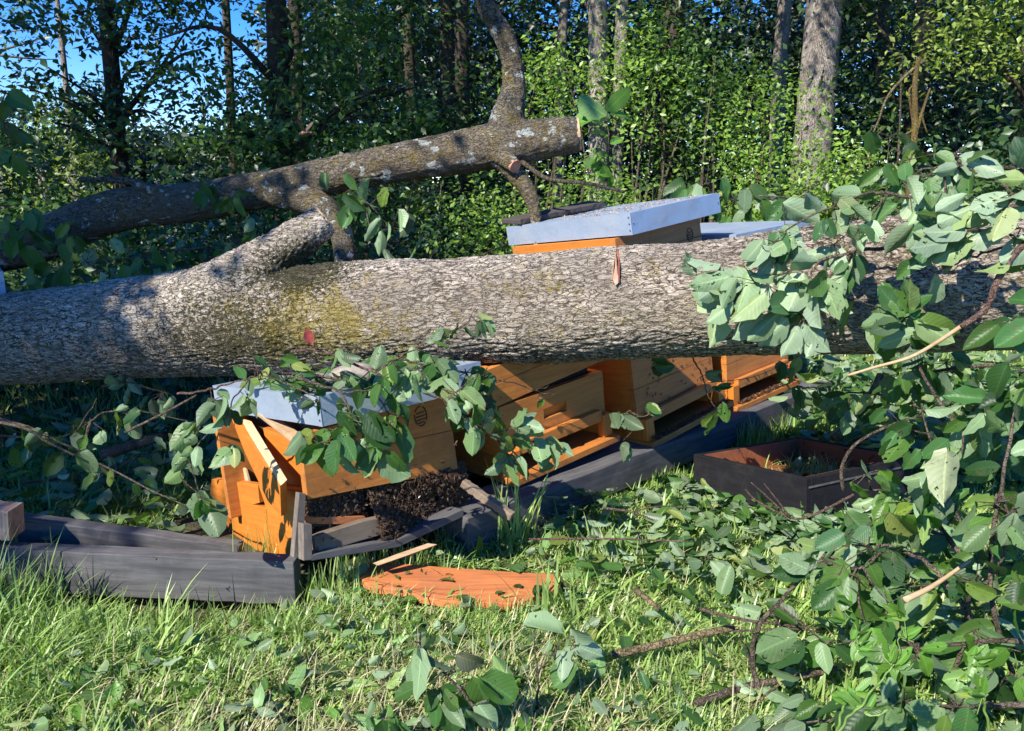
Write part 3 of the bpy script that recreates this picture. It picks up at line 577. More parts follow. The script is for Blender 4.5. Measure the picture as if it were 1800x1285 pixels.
M2 = frame((-.005, 2.43, .135), 42.5, 5.0, 2.0)
H2 = thing('beehive', 'squashed lidless beehive with a hand hold, right of the broken one', 'beehive', M=M2, group='orange wooden beehives')
hive(M2, H2, -.02, .47, 0, .50, -.01, .375, [.245], hole=(0, .17, .28, .15, .185), jog=[(0, 0, 0, 0), (-.016, .004, 4.6, -2.2)])
M4 = frame((.93, 3.26, .165), 42.5, 4.0, 3.0)
H4 = thing('beehive', 'hindmost beehive at the beam end, its lid barely above the trunk', 'beehive', M=M4, group='orange wooden beehives')
hive(M4, H4, -.03, .47, 0, .54, -.03, .66, [.26]); lid(M4, .58, .62, .06, H4, x0=-.03, y0=-.06, z0=.645, dent=.004)
# crushed hive 1 ------------------------------------------------
lid(M1, .54, .64, .078, H1, dent=.01)
ux, uz = -.035, -.19
f1 = MB(M1).prism([(-.035, .06, -.02), (-.035, .06, -.092), (.455, .06, -.115), (.455, .06, .0)], (0, .024, 0)); f1.build('front_board', m_wx, H1, .001)
MB(M1).prism([(-.035, .0605, -.0935), (-.037, .0605, -.188), (.458, .0605, -.238), (.455, .0605, -.1165)], (0, .024, 0)).build('front_board', m_wx, H1, .001)
MB(M1).prism([(.431, .085, -.0), (.431, .58, 0), (.431, .58, -.24), (.431, .085, -.238)], (.023, 0, 0)).build('side_board', m_wy, H1, .001)
MB(M1).prism([(-.03, .58, -.0), (-.03, .58, -.33), (.45, .58, -.33), (.45, .58, 0)], (0, .022, 0)).build('back_board', m_wx, H1, .001)
MB(M1).box(.06, .425, .11, .55, -.18, -.012).build('combs', m_void, H1)
def sidep(px, x, th_, mt, name='side_board', off=None, bev=.001):
    pts = [hitp(M1, a, b_, 0, x if not isinstance(x, (list, tuple)) else x[i]) for i, (a, b_) in enumerate(px)]
    return MB(M1).prism(pts, off or (th_, 0, 0)).build(name, mt, H1, bev)
sidep([(372, 842), (420, 848), (453, 852), (456, 884), (444, 887), (468, 893), (471, 972), (377, 950), (366, 890)], .004, .022, m_wy)
sidep([(454, 852), (534, 862), (530, 940), (515, 978), (471, 972), (469, 897)], -.002, .022, m_wy)
sidep([(462, 752), (537, 782), (538, 866), (500, 858), (474, 812)], .035, .022, m_wy)
sidep([(396, 726), (424, 738), (436, 846), (410, 846), (392, 770)], .05, .02, m_wy)
sidep([(403, 727), (424, 740), (492, 853), (494, 908), (470, 880), (432, 800)], [.02, .02, -.09, -.085, -.07, -.02], .02, m_wy, off=(.021, .004, .002))
sidep([(424, 741), (436, 746), (498, 850), (493, 854)], [.019, .019, -.092, -.092], .01, m_raw, 'split_edge', off=(.014, .004, .006))
sidep([(446, 726), (456, 729), (532, 780), (530, 792)], [-.004, -.004, .02, .02], .01, m_rawx, 'side_strip', off=(.03, 0, 0))
sidep([(424, 820), (431, 826), (437, 848), (430, 850)], .03, .01, m_raw, 'splinter', off=(.008, 0, 0))
# base frame of hive 1
def frontp(px, y, t, mt, name): return MB(M1).prism([hitp(M1, a, b_, 1, y) for a, b_ in px], (0, t, 0)).build(name, mt, H1, .0015)
frontp([(548, 986), (548, 975), (700, 948), (815, 895), (815, 908), (700, 962)], .01, .06, m_grey, 'bottom_board')
frontp([(552, 944), (640, 916), (680, 908), (678, 938), (630, 952), (556, 974)], .035, .03, m_greyb, 'entrance_bar')
frontp([(535, 907), (560, 909), (640, 907), (648, 913), (600, 922), (540, 921)], .075, .05, m_board, 'broken_slat')
frontp([(526, 866), (538, 868), (536, 916), (531, 980), (516, 980), (522, 912)], .052, .02, m_greyz, 'corner_post')
frontp([(533, 921), (549, 922), (549, 984), (534, 986)], .01, .028, m_greyz, 'corner_post')
emblem(M1, .345, .0597, -.05, .055, H1)
# fifth hive: zinc lid cut by the left picture edge
c5 = P(11, 517, 3.12); cy, sy = math.cos(rad(34)), math.sin(rad(34))
M5 = frame((c5[0] - .53 * cy, 3.12 - .53 * sy, 0), 34, 0, 0)
H5 = thing('beehive', 'beehive mostly outside the left edge, only its zinc lid corner showing', 'beehive', M=M5, group='orange wooden beehives')
hive(M5, H5, -.04, .44, .03, .5, .03, float(c5[2]) + .01, [.30]); lid(M5, .53, .54, .09, H5, z0=float(c5[2]))

# ------------------------------------------------------------------ beams and boards
def beam(name, label, cat, p0, p1, wd, ht, mt=m_grey, tw=0, bev=.003, group=None):
    p0 = Vector([float(v) for v in p0]); p1 = Vector([float(v) for v in p1]); d = p1 - p0; L = d.length; x = d.normalized(); up = Vector((0, 0, 1)); y = up.cross(x).normalized(); z = x.cross(y)
    M = Matrix(((x.x, y.x, z.x, p0.x), (x.y, y.y, z.y, p0.y), (x.z, y.z, z.z, p0.z), (0, 0, 0, 1))) @ Matrix.Rotation(tw, 4, 'X')
    T = bpy.data.objects.new(name, bpy.data.meshes.new(name)); n = 26; V = []; F = []; rg = random.Random(len(label))
    for i in range(n + 1):
        e = lambda: rg.uniform(-.0018, .0018); xx = L * i / n
        V += [(xx, 0 + e(), -ht + e()), (xx, wd + e(), -ht + e()), (xx, wd + e(), e()), (xx, e(), e())]
    for i in range(n):
        for j in range(4): k2 = (j + 1) % 4; F.append((i * 4 + j, i * 4 + k2, (i + 1) * 4 + k2, (i + 1) * 4 + j)[::-1])
    F += [(0, 1, 2, 3), (n * 4 + 3, n * 4 + 2, n * 4 + 1, n * 4)]
    T.data.from_pydata(V, [], F); T.data.materials.append(mt); C.objects.link(T); T.matrix_basis = M
    b = T.modifiers.new('b', 'BEVEL'); b.width = bev; b.segments = 2; b.limit_method = 'ANGLE'
    return tag(T, label, cat, group)
G1 = 'weathered beams of the hive stand'
beam('wooden_beam', 'grey weathered front beam lying left of the broken hive, casting dark shade', 'beam', P(-420, 948, 2.06), P(516, 988, 1.93), .05, .125, group=G1)
beam('wooden_beam', 'grey weathered beam behind the front one, ending under the broken hive', 'beam', P(30, 911, 2.14), P(420, 962, 2.12), .045, .10, group=G1)
pr0, pr1 = PZ(822, 912, .11), PZ(1462, 672, .155)
beam('wooden_beam', 'long grey plank beam running under the row of hives to the right', 'beam', pr0, pr1, .16, .11, group=G1)
beam('wooden_beam', 'darker rear beam half hidden under the backs of the hives', 'beam', PZ(560, 915, .11) + [-.05, .25, 0], PZ(1462, 660, .13) + [-.02, .3, 0], .1, .11, group=G1)
beam('broken_post', 'short round grey post leaning between the broken hive and the next', 'post', P(812, 845, 2.18), P(900, 905, 2.10), .024, .024, m_greyb, bev=.011)
beam('loose_board', 'dark weathered board lying on the tall hive lid', 'board', P(914, 386, 3.16), P(1066, 354, 3.46), .12, .02, m_dark)
# brick on the left
bk = beam('brick', 'sandy worn brick resting on the beam at left edge', 'brick', P(-75, 893, 2.0), P(14, 900, 2.0), .07, .085, m_brick, bev=.006)
# orange board on the grass
zb_ = float(th(-.13, 1.975)) + .03
q = [PZ(x, y, zb_) for x, y in ((634, 1016), (638, 994), (650, 989), (700, 990), (770, 994), (850, 1000), (925, 1006), (972, 1010), (984, 1034), (950, 1048), (905, 1060), (850, 1056), (790, 1056), (740, 1050), (712, 1040), (680, 1036), (648, 1030))]
for i in range(len(q)): q[i] = q[i] + [0, 0, .004 * math.sin(i)]
tag(MB().prism(q, (0, 0, -.02)).build('fallen_board', m_board, None, .002), 'orange painted board lying flat in the sunny grass', 'board')
rgb_ = np.random.default_rng(12); bp = np.array([PZ(rgb_.uniform(660, 985), rgb_.uniform(996, 1052), zb_ + .006) for k in range(22)])
tag(scatter('board_litter', bp, rgb_.normal(size=(22, 3)) * [1, 1, .1], rgb_.normal(size=(22, 3)) * .3 + [0, 0, 1], rgb_.uniform(.008, .04, 22), rgb_.uniform(.005, .018, 22), m_lf, T_LEAF, None, 13), 'torn leaf bits scattered on the fallen orange board', 'litter', kind='stuff')
q = [P(x, y, Y) for x, y, Y in ((655, 990, 1.96), (700, 973, 1.99), (752, 955, 2.03), (768, 957, 2.03), (716, 976, 1.98), (664, 994, 1.95))]
tag(MB().prism(q, (0, .012, -.007)).build('wood_splinter', m_rawx, None), 'pale broken wood splinter in the grass above the orange board', 'splinter')
# stones on the lid of the crushed hive
def rock(label, c, r, mt, seed, name='stone', group=None):
    V, F = tube(np.array([[x, 0, 0] for x in np.linspace(-1, 1, 15)]), np.sqrt(np.clip(1 - np.linspace(-1, 1, 15) ** 2, .0004, 1)), 18)
    V = V * (1 + .5 * fbm(V * 1.6 + seed, seed, 3))[:, None] * r
    return tag(mk(name, V + c, F, mt, smooth=True), label, 'stone', group)
hitp_w = lambda px, py: xf(M1, [hitp(M1, px, py, 2, .095)])[0]
SG = 'stones weighing down the lid'
rock('speckled rounded stone on the crushed lid, left one', hitp_w(556, 673), np.array([.052, .045, .026]), m_stone, 3, group=SG)
rock('larger pale stone on the crushed lid, right one', hitp_w(622, 660), np.array([.066, .05, .035]), m_stone, 8, group=SG)

# black tray with brown inside
W_, D_ = .465, .545; MT = frame((.626, 2.616, .152), -57.96, 7.09, 3.03)
tl = np.array(MT)[:3, 3]; ax_ = np.array(MT)[:3, 0]; per = np.array(MT)[:3, 1]
TRAY = thing('hive_tray', 'open black hive box with brown inside, bees and grass in it', 'box', M=MT)
t_ = .022; hh = .125; fl = -.085
MB(MT).box(0, W_, 0, t_, -hh, 0).build('side_wall', m_tray, TRAY, .002); MB(MT).box(0, W_, D_ - t_, D_, -hh, 0).build('side_wall', m_tray, TRAY, .002)
MB(MT).box(0, t_, t_, D_ - t_, -hh, -.0005).build('end_wall', m_tray, TRAY, .002); MB(MT).box(W_ - t_, W_, t_, D_ - t_, -hh, -.0005).build('end_wall', m_tray, TRAY, .002)
li = MB(MT); li.box(t_ + .0005, W_ - t_ - .0005, D_ - t_ - .005, D_ - t_ - .0005, -hh + .02, -.002); li.box(t_ + .0005, t_ + .004, t_, D_ - t_ - .006, -hh + .02, -.002); li.box(W_ - t_ - .004, W_ - t_ - .0005, t_, D_ - t_ - .006, -hh + .02, -.002); li.box(t_ + .005, W_ - t_ - .005, t_ + .0005, t_ + .004, -hh + .02, -.002)
li.build('lining', m_trayin, TRAY); MB(MT).box(t_ + .001, W_ - t_ - .001, t_ + .001, D_ - t_ - .001, fl - .015, fl).build('floor_panel', m_trayin, TRAY)
rv = MB(MT); rv.box(W_ + .0005, W_ + .004, .01, D_ - .01, -.03, -.025); rv.build('groove_strip', m_grey, TRAY)

# ------------------------------------------------------------------ leafy branches
CAMP = np.array([0, 0, H])
def branch(label, stemlist, clumps, seed, lm=None, leaf=.085, step=.032, droop=.6, r0=.005, sm=None, group=None, face=-1, name='leafy_branch', p=.85, start=.25, wid=.56, auto=True):
    """stemlist: lists of (px,py,Y); clumps: (px,py,Y,n,spread,leaf,face,(dirx,dirz))"""
    lm = lm or m_lf; sm = sm or m_twig; rg = np.random.default_rng(seed)
    S = [np.array([P(*q) for q in s]) for s in stemlist]
    T = thing(name, label, 'branch', loc=S[0][0], group=group)
    L = []; pos = []; dr = []; nm = []; ln = []; rv = []
    for k, s in enumerate(S):
        q = spline(s, 8); q[1:-1] += rg.normal(size=(len(q) - 2, 3)) * .0013
        rr = r0 * (1 if k == 0 else .6); L.append((q[::2] if len(q) > 30 else q, rr, rr * .3))
        if not auto: continue
        d = np.linalg.norm(np.diff(q, axis=0), axis=1); cs = np.concatenate([[0], np.cumsum(d)]); x = cs[-1] * start * (k == 0); sd = 1
        while x < cs[-1]:
            if rg.random() < p:
                i = min(np.searchsorted(cs, x), len(q) - 1); t = unit(q[min(i + 1, len(q) - 1)] - q[max(i - 1, 0)])
                side = unit(np.cross(t, [0, .9, .4])) * sd; dd = unit(t * .6 + side * .9 + rg.normal(size=3) * .35 + np.array([0, 0, -droop]))
                base = q[i] + dd * .006
                pos.append(base); dr.append(dd); f = face if rg.random() < .75 else -face
                v = unit(CAMP - base); nm.append(f * v * .9 + rg.normal(size=3) * .55 + np.array([0, 0, .35 * f])); ln.append(leaf * rg.uniform(.55, 1.15))
            x += step * rg.uniform(.6, 1.5); sd = -sd
    for c in clumps:
        px, py, Y, n, sp, lf, fc, (dx, dz) = c; c0 = P(px, py, Y)
        near = min(((np.linalg.norm(q_ - c0), tuple(q_)) for s in S for q_ in spline(s, 6)), key=lambda a: a[0])[1]
        L.append(([np.array(near), (np.array(near) + c0) / 2 + rg.normal(size=3) * .01, c0], r0 * .45, r0 * .25))
        for i in range(n):
            off = rg.normal(size=3) * sp * np.array([1, .5, .8]); base = c0 + off; fan = rg.normal() * .65
            dd = unit(np.array([dx + fan * abs(dz) + rg.normal() * .15, rg.normal() * .25, dz - fan * dx * .6 + rg.normal() * .15])); f = fc if rg.random() < .85 else -fc
            pos.append(base); dr.append(dd); v = unit(CAMP - base); nm.append(f * (v + np.array([-.3, 0, .3])) + rg.normal(size=3) * .55); ln.append(lf * rg.uniform(.7, 1.12))
            if np.linalg.norm(off) > .02: L.append(([c0, base - dd * .0], .0014, .0009))
    stems(L, 'stem', sm, T, 6)
    if pos:
        ln = np.array(ln); rg2 = np.random.default_rng(seed + 1)
        scatter('leaves', pos, dr, nm, ln, ln * rg2.uniform(wid * .85, wid * 1.15, len(ln)), lm, T_LEAF, T, seed)
    return T
GB = 'leafy willow branches torn off by the fallen tree'
# A draped over the crushed hive
branch('shaded bluish leaves hanging over the right part of the crushed lid', [[(700, 630, 2.0), (760, 645, 2.0), (850, 660, 2.0)]], [(770, 650, 1.98, 6, .03, .085, -1, (.2, -1)), (820, 655, 2.0, 7, .03, .085, 1, (.3, -1)), (705, 655, 1.95, 6, .03, .08, -1, (-.1, -1)), (850, 665, 2.02, 5, .02, .08, -1, (0, -1))], 99, r0=.004, group=GB, auto=False)
branch('long leafy twig crossing the crushed hive lid and ending before the second hive',
       [[(512, 618, 1.9), (560, 616, 1.9), (600, 632, 1.9), (660, 655, 1.88), (743, 688, 1.86), (788, 710, 1.88), (861, 763, 1.95), (894, 788, 2.0), (934, 822, 2.05), (962, 833, 2.08)],
        [(660, 655, 1.88), (700, 628, 1.88), (760, 600, 1.9), (815, 572, 1.92), (838, 540, 1.95)], [(861, 763, 1.95), (890, 756, 1.95), (915, 748, 1.96)], [(894, 788, 2.0), (940, 775, 2.0), (962, 790, 2.0)]],
       [(845, 562, 1.93, 6, .012, .055, -1, (.3, -1)), (770, 600, 1.9, 3, .012, .05, 1, (.8, .1)), (602, 612, 1.89, 4, .012, .05, -1, (.4, -.6)), (735, 650, 1.85, 6, .02, .08, -1, (0, -1)), (700, 648, 1.85, 4, .02, .07, 1, (-.2, -1)),
        (800, 690, 1.88, 7, .03, .075, -1, (.3, -1)), (820, 735, 1.9, 6, .025, .07, -1, (0, -1)), (860, 710, 1.98, 5, .03, .09, 1, (.2, -1)), (905, 745, 1.96, 5, .012, .08, -1, (.9, -.1)), (955, 778, 2.0, 5, .012, .085, -1, (.6, -.7)), (895, 800, 2.0, 7, .02, .08, -1, (.1, -1)), (905, 770, 2.0, 4, .015, .06, -1, (.8, -.5))],
       101, leaf=.06, r0=.0042, sm=m_twigr, group=GB, p=.35)
branch('bunch of dark hanging leaves over the front of the crushed hive',
       [[(520, 664, 1.88), (560, 676, 1.86), (600, 690, 1.83), (618, 735, 1.8), (612, 760, 1.79)], [(600, 690, 1.83), (655, 690, 1.82), (690, 735, 1.82), (705, 720, 1.82)]],
       [(600, 758, 1.78, 9, .02, .085, 1, (-.25, -1)), (560, 778, 1.78, 5, .02, .075, 1, (-.5, -.8)), (640, 735, 1.8, 7, .025, .095, 1, (0, -1)), (655, 800, 1.79, 5, .015, .085, 1, (-.1, -1)), (700, 735, 1.82, 6, .014, .085, 1, (0, -1)), (670, 770, 1.79, 4, .02, .08, -1, (.2, -1)), (690, 700, 1.83, 5, .03, .06, 1, (.1, -1)), (610, 715, 1.82, 4, .02, .06, 1, (.2, -1))],
       102, leaf=.06, r0=.004, group=GB, auto=False, lm=m_lf)
branch('thin twig with pale drooping leaves hanging past the left hive corner',
       [[(312, 692, 1.9), (370, 684, 1.88), (440, 664, 1.87), (480, 660, 1.87)], [(440, 664, 1.87), (412, 700, 1.85), (396, 735, 1.85), (362, 765, 1.85), (335, 800, 1.85), (322, 822, 1.86)], [(470, 662, 1.87), (540, 690, 1.84), (560, 705, 1.83), (520, 700, 1.83)]],
       [(372, 705, 1.86, 4, .014, .085, -1, (-.3, -1)), (352, 750, 1.85, 4, .016, .07, -1, (-.3, -1)), (340, 790, 1.85, 5, .018, .07, -1, (-.1, -1)), (435, 700, 1.84, 3, .01, .06, -1, (0, -1)), (405, 780, 1.86, 4, .016, .07, -1, (0, -1)), (352, 870, 1.86, 3, .014, .09, -1, (.1, -1)), (452, 650, 1.88, 5, .03, .05, 1, (.4, -.1))],
       103, leaf=.055, r0=.0035, sm=m_twigr, group=GB, p=.4)
branch('leafy litter heap of a small twig on top of the crushed lid',
       [[(470, 655, 1.95), (540, 660, 2.0), (620, 668, 2.0), (660, 672, 1.98)]], [(500, 668, 1.95, 6, .03, .05, 1, (.6, -.2)), (560, 672, 1.97, 7, .04, .055, 1, (-.5, -.1)), (630, 670, 1.97, 8, .04, .055, -1, (.5, -.2)), (540, 650, 2.0, 6, .04, .05, -1, (-.5, .1))], 104, leaf=.05, group=GB)
# small sprigs at hives 2..4
branch('small bare twig lying against the front of the second hive', [[(835, 660, 2.3), (900, 672, 2.38), (950, 690, 2.45), (985, 694, 2.5)], [(940, 688, 2.44), (975, 675, 2.5)]], [(955, 700, 2.45, 2, .008, .035, 1, (0, -1)), (840, 655, 2.3, 3, .01, .08, 1, (.1, -1))], 105, r0=.003, group=GB, auto=False)
branch('sprig of pale leaves between the second and tall hive', [[(1105, 722, 2.45), (1130, 732, 2.45), (1165, 720, 2.45)]], [(1085, 725, 2.45, 4, .012, .075, -1, (0, -1)), (1140, 715, 2.45, 4, .012, .06, -1, (.6, -.5)), (1095, 775, 2.45, 3, .012, .06, 1, (0, -1))], 106, r0=.003, group=GB, auto=False)
branch('bent pale twig with few leaves hanging below the trunk before the tall hive', [[(1212, 622, 2.5), (1232, 655, 2.5), (1242, 690, 2.48), (1250, 705, 2.46)]], [(1245, 655, 2.48, 2, .008, .055, -1, (1, 0)), (1250, 682, 2.47, 2, .008, .06, -1, (.9, 0)), (1150, 635, 2.5, 5, .02, .065, 1, (.7, -.3)), (1378, 640, 2.5, 4, .02, .075, -1, (0, -1)), (1262, 720, 2.46, 3, .016, .08, 1, (.2, -1))], 107, r0=.003, group=GB, auto=False)
# C big pale clump on the trunk
branch('big pale leaved spray draped over the right part of the trunk',
       [[(1610, 430, 2.05), (1520, 440, 2.03), (1440, 458, 2.02), (1380, 480, 2.02), (1320, 510, 2.02), (1250, 545, 2.03)], [(1440, 458, 2.02), (1415, 500, 2.0), (1390, 545, 2.0)], [(1400, 410, 2.06), (1370, 450, 2.04), (1360, 470, 2.02)], [(1500, 440, 2.03), (1480, 470, 2.02), (1440, 500, 2.0), (1370, 560, 2.0)]],
       [(1360, 425, 2.04, 6, .03, .10, -1, (-.7, -.6)), (1300, 500, 2.02, 7, .035, .108, -1, (-.8, -.4)), (1350, 500, 2.0, 8, .035, .112, -1, (-.6, -.7)), (1400, 520, 1.99, 8, .035, .108, -1, (-.3, -1)), (1260, 490, 2.03, 3, .03, .10, -1, (-.7, .1)), (1440, 500, 2.0, 6, .03, .11, -1, (0, -1)), (1380, 400, 2.06, 6, .03, .10, -1, (.1, -1)), (1465, 430, 2.03, 4, .03, .08, -1, (.2, -.7)), (1410, 560, 1.99, 4, .03, .10, -1, (-.1, -1))],
       108, lm=m_lfp, leaf=.09, r0=.006, group=GB, droop=.5, wid=.6)
branch('thin arching branch reaching over the trunk top from the right thicket',
       [[(1860, 370, 1.95), (1800, 365, 1.95), (1659, 355, 1.95), (1562, 340, 1.97), (1525, 340, 1.99), (1466, 362, 2.0), (1400, 393, 2.02), (1373, 414, 2.03)], [(1562, 340, 1.97), (1530, 380, 1.97), (1490, 430, 2.0)]],
       [(1500, 362, 1.98, 5, .03, .075, -1, (.4, -.6)), (1600, 345, 1.96, 6, .03, .10, -1, (0, -1)), (1470, 385, 2.0, 3, .02, .06, 1, (.3, -1))], 109, leaf=.08, r0=.006, group=GB, p=.3, lm=m_lfp)
branch('twig with broad pale leaves at the upper right border',
       [[(1880, 310, 1.8), (1800, 300, 1.8), (1697, 290, 1.82), (1621, 297, 1.85)], [(1697, 290, 1.82), (1730, 312, 1.8), (1800, 332, 1.78)], [(1880, 400, 1.75), (1780, 430, 1.78), (1700, 455, 1.8), (1640, 480, 1.83)], [(1690, 290, 1.82), (1680, 270, 1.82), (1695, 262, 1.82)]],
       [(1760, 370, 1.76, 5, .04, .105, -1, (-.6, -.4)), (1720, 400, 1.77, 4, .04, .105, -1, (-.8, -.3)), (1640, 400, 1.82, 4, .03, .10, -1, (-.5, -.6)), (1660, 350, 1.83, 5, .03, .12, -1, (-.2, -1)), (1780, 340, 1.76, 5, .03, .10, -1, (-.7, -.3)), (1795, 400, 1.75, 4, .04, .10, -1, (-.6, -.6)), (1700, 280, 1.83, 4, .012, .07, 1, (.3, -.5)), (1620, 310, 1.85, 4, .02, .09, -1, (-.2, -1)), (1640, 440, 1.85, 3, .02, .08, 1, (-.2, -1))],
       110, lm=m_lfp, leaf=.09, r0=.007, group=GB, p=.3, wid=.6)
branch('dark green leaf rosette on a grey stem before the trunk underside',
       [[(1705, 775, 1.75), (1660, 720, 1.78), (1618, 650, 1.8), (1600, 600, 1.82), (1588, 560, 1.83)]],
       [(1590, 555, 1.8, 5, .008, .095, 1, (0, 1)), (1592, 560, 1.8, 4, .01, .09, 1, (-.9, -.4)), (1600, 560, 1.8, 4, .01, .10, 1, (.9, -.3)), (1545, 540, 1.9, 6, .03, .12, -1, (-.3, -.8)), (1620, 590, 1.8, 4, .02, .09, 1, (.4, -1))], 111, leaf=.07, r0=.0055, group=GB, p=.3)
tag(stems([([P(1890, 395, 1.75), P(1800, 430, 1.74), P(1755, 490, 1.72), P(1735, 540, 1.7), P(1690, 575, 1.7)], .009, .006)], 'stick', m_twigr, None), 'dark brown curved stick running down past the right trunk end', 'stick')
tag(stems([([P(1695, 570, 1.72), P(1650, 600, 1.75), P(1600, 628, 1.78), P(1540, 645, 1.82), P(1490, 660, 1.85)], .005, .003)], 'stick', m_rawx, None), 'pale peeled stick slanting below the right part of the trunk', 'stick')
# right thicket
sd = 200
THK = [('tall leafy stem at the right border beside the trunk', [(1860, 1340, 1.35), (1780, 1180, 1.36), (1740, 1020, 1.38), (1760, 860, 1.4), (1790, 700, 1.42), (1840, 560, 1.45)], 1),
 ('leafy stem slanting through the middle of the right thicket', [(1640, 1300, 1.5), (1690, 1140, 1.52), (1705, 980, 1.55), (1660, 850, 1.6), (1620, 720, 1.7)], 1),
 ('branch with large mid green leaves over the black tray corner', [(1700, 1000, 1.6), (1650, 920, 1.68), (1590, 870, 1.75), (1530, 860, 1.8)], 1),
 ('grey branch arching right over the thicket at mid height', [(1860, 680, 1.5), (1800, 690, 1.52), (1730, 705, 1.56), (1700, 740, 1.6), (1690, 800, 1.6)], -1),
 ('leafy spray hanging at the right border below the trunk', [(1900, 600, 1.6), (1820, 640, 1.62), (1780, 690, 1.63), (1740, 760, 1.64)], 1),
 ('pale leaved spray lying behind the black tray', [(1660, 740, 2.3), (1580, 700, 2.4), (1500, 690, 2.5), (1440, 700, 2.6)], -1),
 ('green spray under the trunk above the tray', [(1760, 640, 2.0), (1660, 650, 2.1), (1560, 680, 2.2), (1480, 740, 2.3)], 1),
 ('stem with broad leaves in the lower right corner', [(1900, 1180, 1.2), (1800, 1130, 1.25), (1700, 1130, 1.3), (1600, 1140, 1.38), (1540, 1130, 1.42)], 1),
 ('leafy twig along the bottom right edge', [(1840, 1240, 1.15), (1700, 1240, 1.2), (1560, 1250, 1.25), (1420, 1270, 1.3)], -1),
 ('arching thicket stem with leaves before the tray right end', [(1720, 1100, 1.45), (1640, 1000, 1.5), (1560, 960, 1.56), (1480, 960, 1.62)], 1),
 ('leafy stem leaning left out of the thicket at grass height', [(1640, 1180, 1.5), (1560, 1080, 1.55), (1500, 1010, 1.6), (1440, 960, 1.7)], -1),
 ('short spray with hanging leaves at right middle border', [(1900, 860, 1.35), (1830, 880, 1.36), (1780, 940, 1.36), (1750, 1010, 1.37)], 1),
 ('dense sprig in the thicket right of the tray', [(1760, 820, 1.65), (1720, 790, 1.7), (1680, 770, 1.75), (1650, 750, 1.8)], -1),
 ('leafy twig low behind the thicket stems', [(1700, 960, 1.75), (1620, 930, 1.85), (1540, 930, 1.9), (1460, 940, 1.95)], -1)]
for i, (lab, s, fc) in enumerate(THK):
    rg_ = random.Random(i + 4); cl = []
    for (px, py, Y) in s[1:]:
        for k2 in range(rg_.choice((1, 1, 2))): cl.append((px + rg_.uniform(-45, 45), py + rg_.uniform(-35, 35), Y + rg_.uniform(-.05, .05), rg_.randint(3, 6), .03, rg_.uniform(.065, .09), fc if rg_.random() < .8 else -fc, (rg_.uniform(-.6, .6), -rg_.uniform(.3, 1))))
    branch(lab, [s], cl, 300 + i, leaf=.075, r0=.006, group=GB, face=fc, p=.6, start=.05, lm=(m_lf, m_lf, m_lfg, m_lf, m_lfp)[i % 5])
branch('branch with large ribbed dark leaves above the sunny grass',
       [[(1345, 1245, 1.45), (1325, 1180, 1.46), (1330, 1110, 1.48), (1385, 1040, 1.5), (1440, 985, 1.52), (1500, 930, 1.55)], [(1325, 1180, 1.46), (1300, 1110, 1.5)], [(1440, 985, 1.52), (1500, 1000, 1.5), (1530, 990, 1.5)]],
       [(1420, 990, 1.5, 3, .015, .09, 1, (-1, 0)), (1475, 1010, 1.49, 6, .02, .09, 1, (-.4, -.9)), (1500, 1010, 1.48, 5, .02, .09, 1, (.7, -.7)), (1550, 970, 1.5, 5, .02, .085, 1, (.5, -.6)), (1410, 1130, 1.45, 4, .02, .095, 1, (-.7, -.1)), (1450, 1130, 1.45, 4, .02, .09, 1, (.5, -.6)), (1560, 1060, 1.46, 6, .03, .08, 1, (0, -1)), (1530, 1120, 1.44, 5, .03, .08, 1, (.5, -.7))],
       120, leaf=.08, r0=.0065, group=GB, auto=False)
branch('sprig with three large pale leaves standing in the foreground grass',
       [[(942, 1265, 1.42), (946, 1200, 1.42), (940, 1130, 1.43), (942, 1085, 1.44)], [(946, 1180, 1.42), (1000, 1120, 1.42), (1015, 1135, 1.42)]],
       [(1008, 1132, 1.41, 1, .002, .10, -1, (-.45, .9)), (1014, 1134, 1.40, 1, .002, .095, -1, (.85, -.5)), (990, 1118, 1.42, 1, .002, .105, -1, (-.5, .75)), (985, 1150, 1.44, 1, .01, .07, 1, (-.2, -1)), (1012, 1165, 1.44, 1, .01, .075, 1, (.2, -1))], 121, lm=m_lfp, r0=.003, group=GB, auto=False, wid=.62)
branch('half withered sprig with curled pale leaves at bottom centre',
       [[(860, 1300, 1.3), (830, 1240, 1.32), (790, 1190, 1.34), (745, 1150, 1.36), (738, 1110, 1.37)]],
       [(745, 1140, 1.34, 2, .006, .10, -1, (.1, -1)), (740, 1160, 1.34, 1, .006, .07, -1, (-.2, -.9)), (745, 1150, 1.36, 1, .004, .055, 1, (0, 1)), (830, 1200, 1.33, 3, .012, .085, 1, (.3, -.8)), (760, 1215, 1.33, 4, .014, .08, 1, (-.4, -.9)), (790, 1230, 1.32, 3, .014, .08, 1, (0, -1)), (835, 1240, 1.31, 2, .012, .07, -1, (.6, -.6)), (690, 1260, 1.3, 4, .012, .08, 1, (0, -1))], 122, r0=.004, group=GB, auto=False)
tag(scatter('withered_leaf', [P(800, 1150, 1.35)], [(1, .1, -.6)], [(0, -1, .3)], .07, .045, m_lfb, T_LEAF[2:3], None, 3), 'brown curled withered leaf beside the pale foreground leaf', 'leaf')
tag(scatter('withered_leaf', [P(1665, 790, 1.5)], [(.05, .1, -1)], [(.2, 1, .1)], .115, .075, m_lfb, T_LEAF[5:6], None, 4), 'whitish withered leaf hanging in the right thicket beside the tray', 'leaf')
tag(scatter('withered_leaf', [P(548, 605, 1.88)], [(-.3, 0, 1)], [(.1, -1, .1)], .04, .025, plain('red_leaf', (.3, .05, .04), .5), T_LEAF[3:4], None, 4), 'small red leaf upright against the lichened trunk', 'leaf')
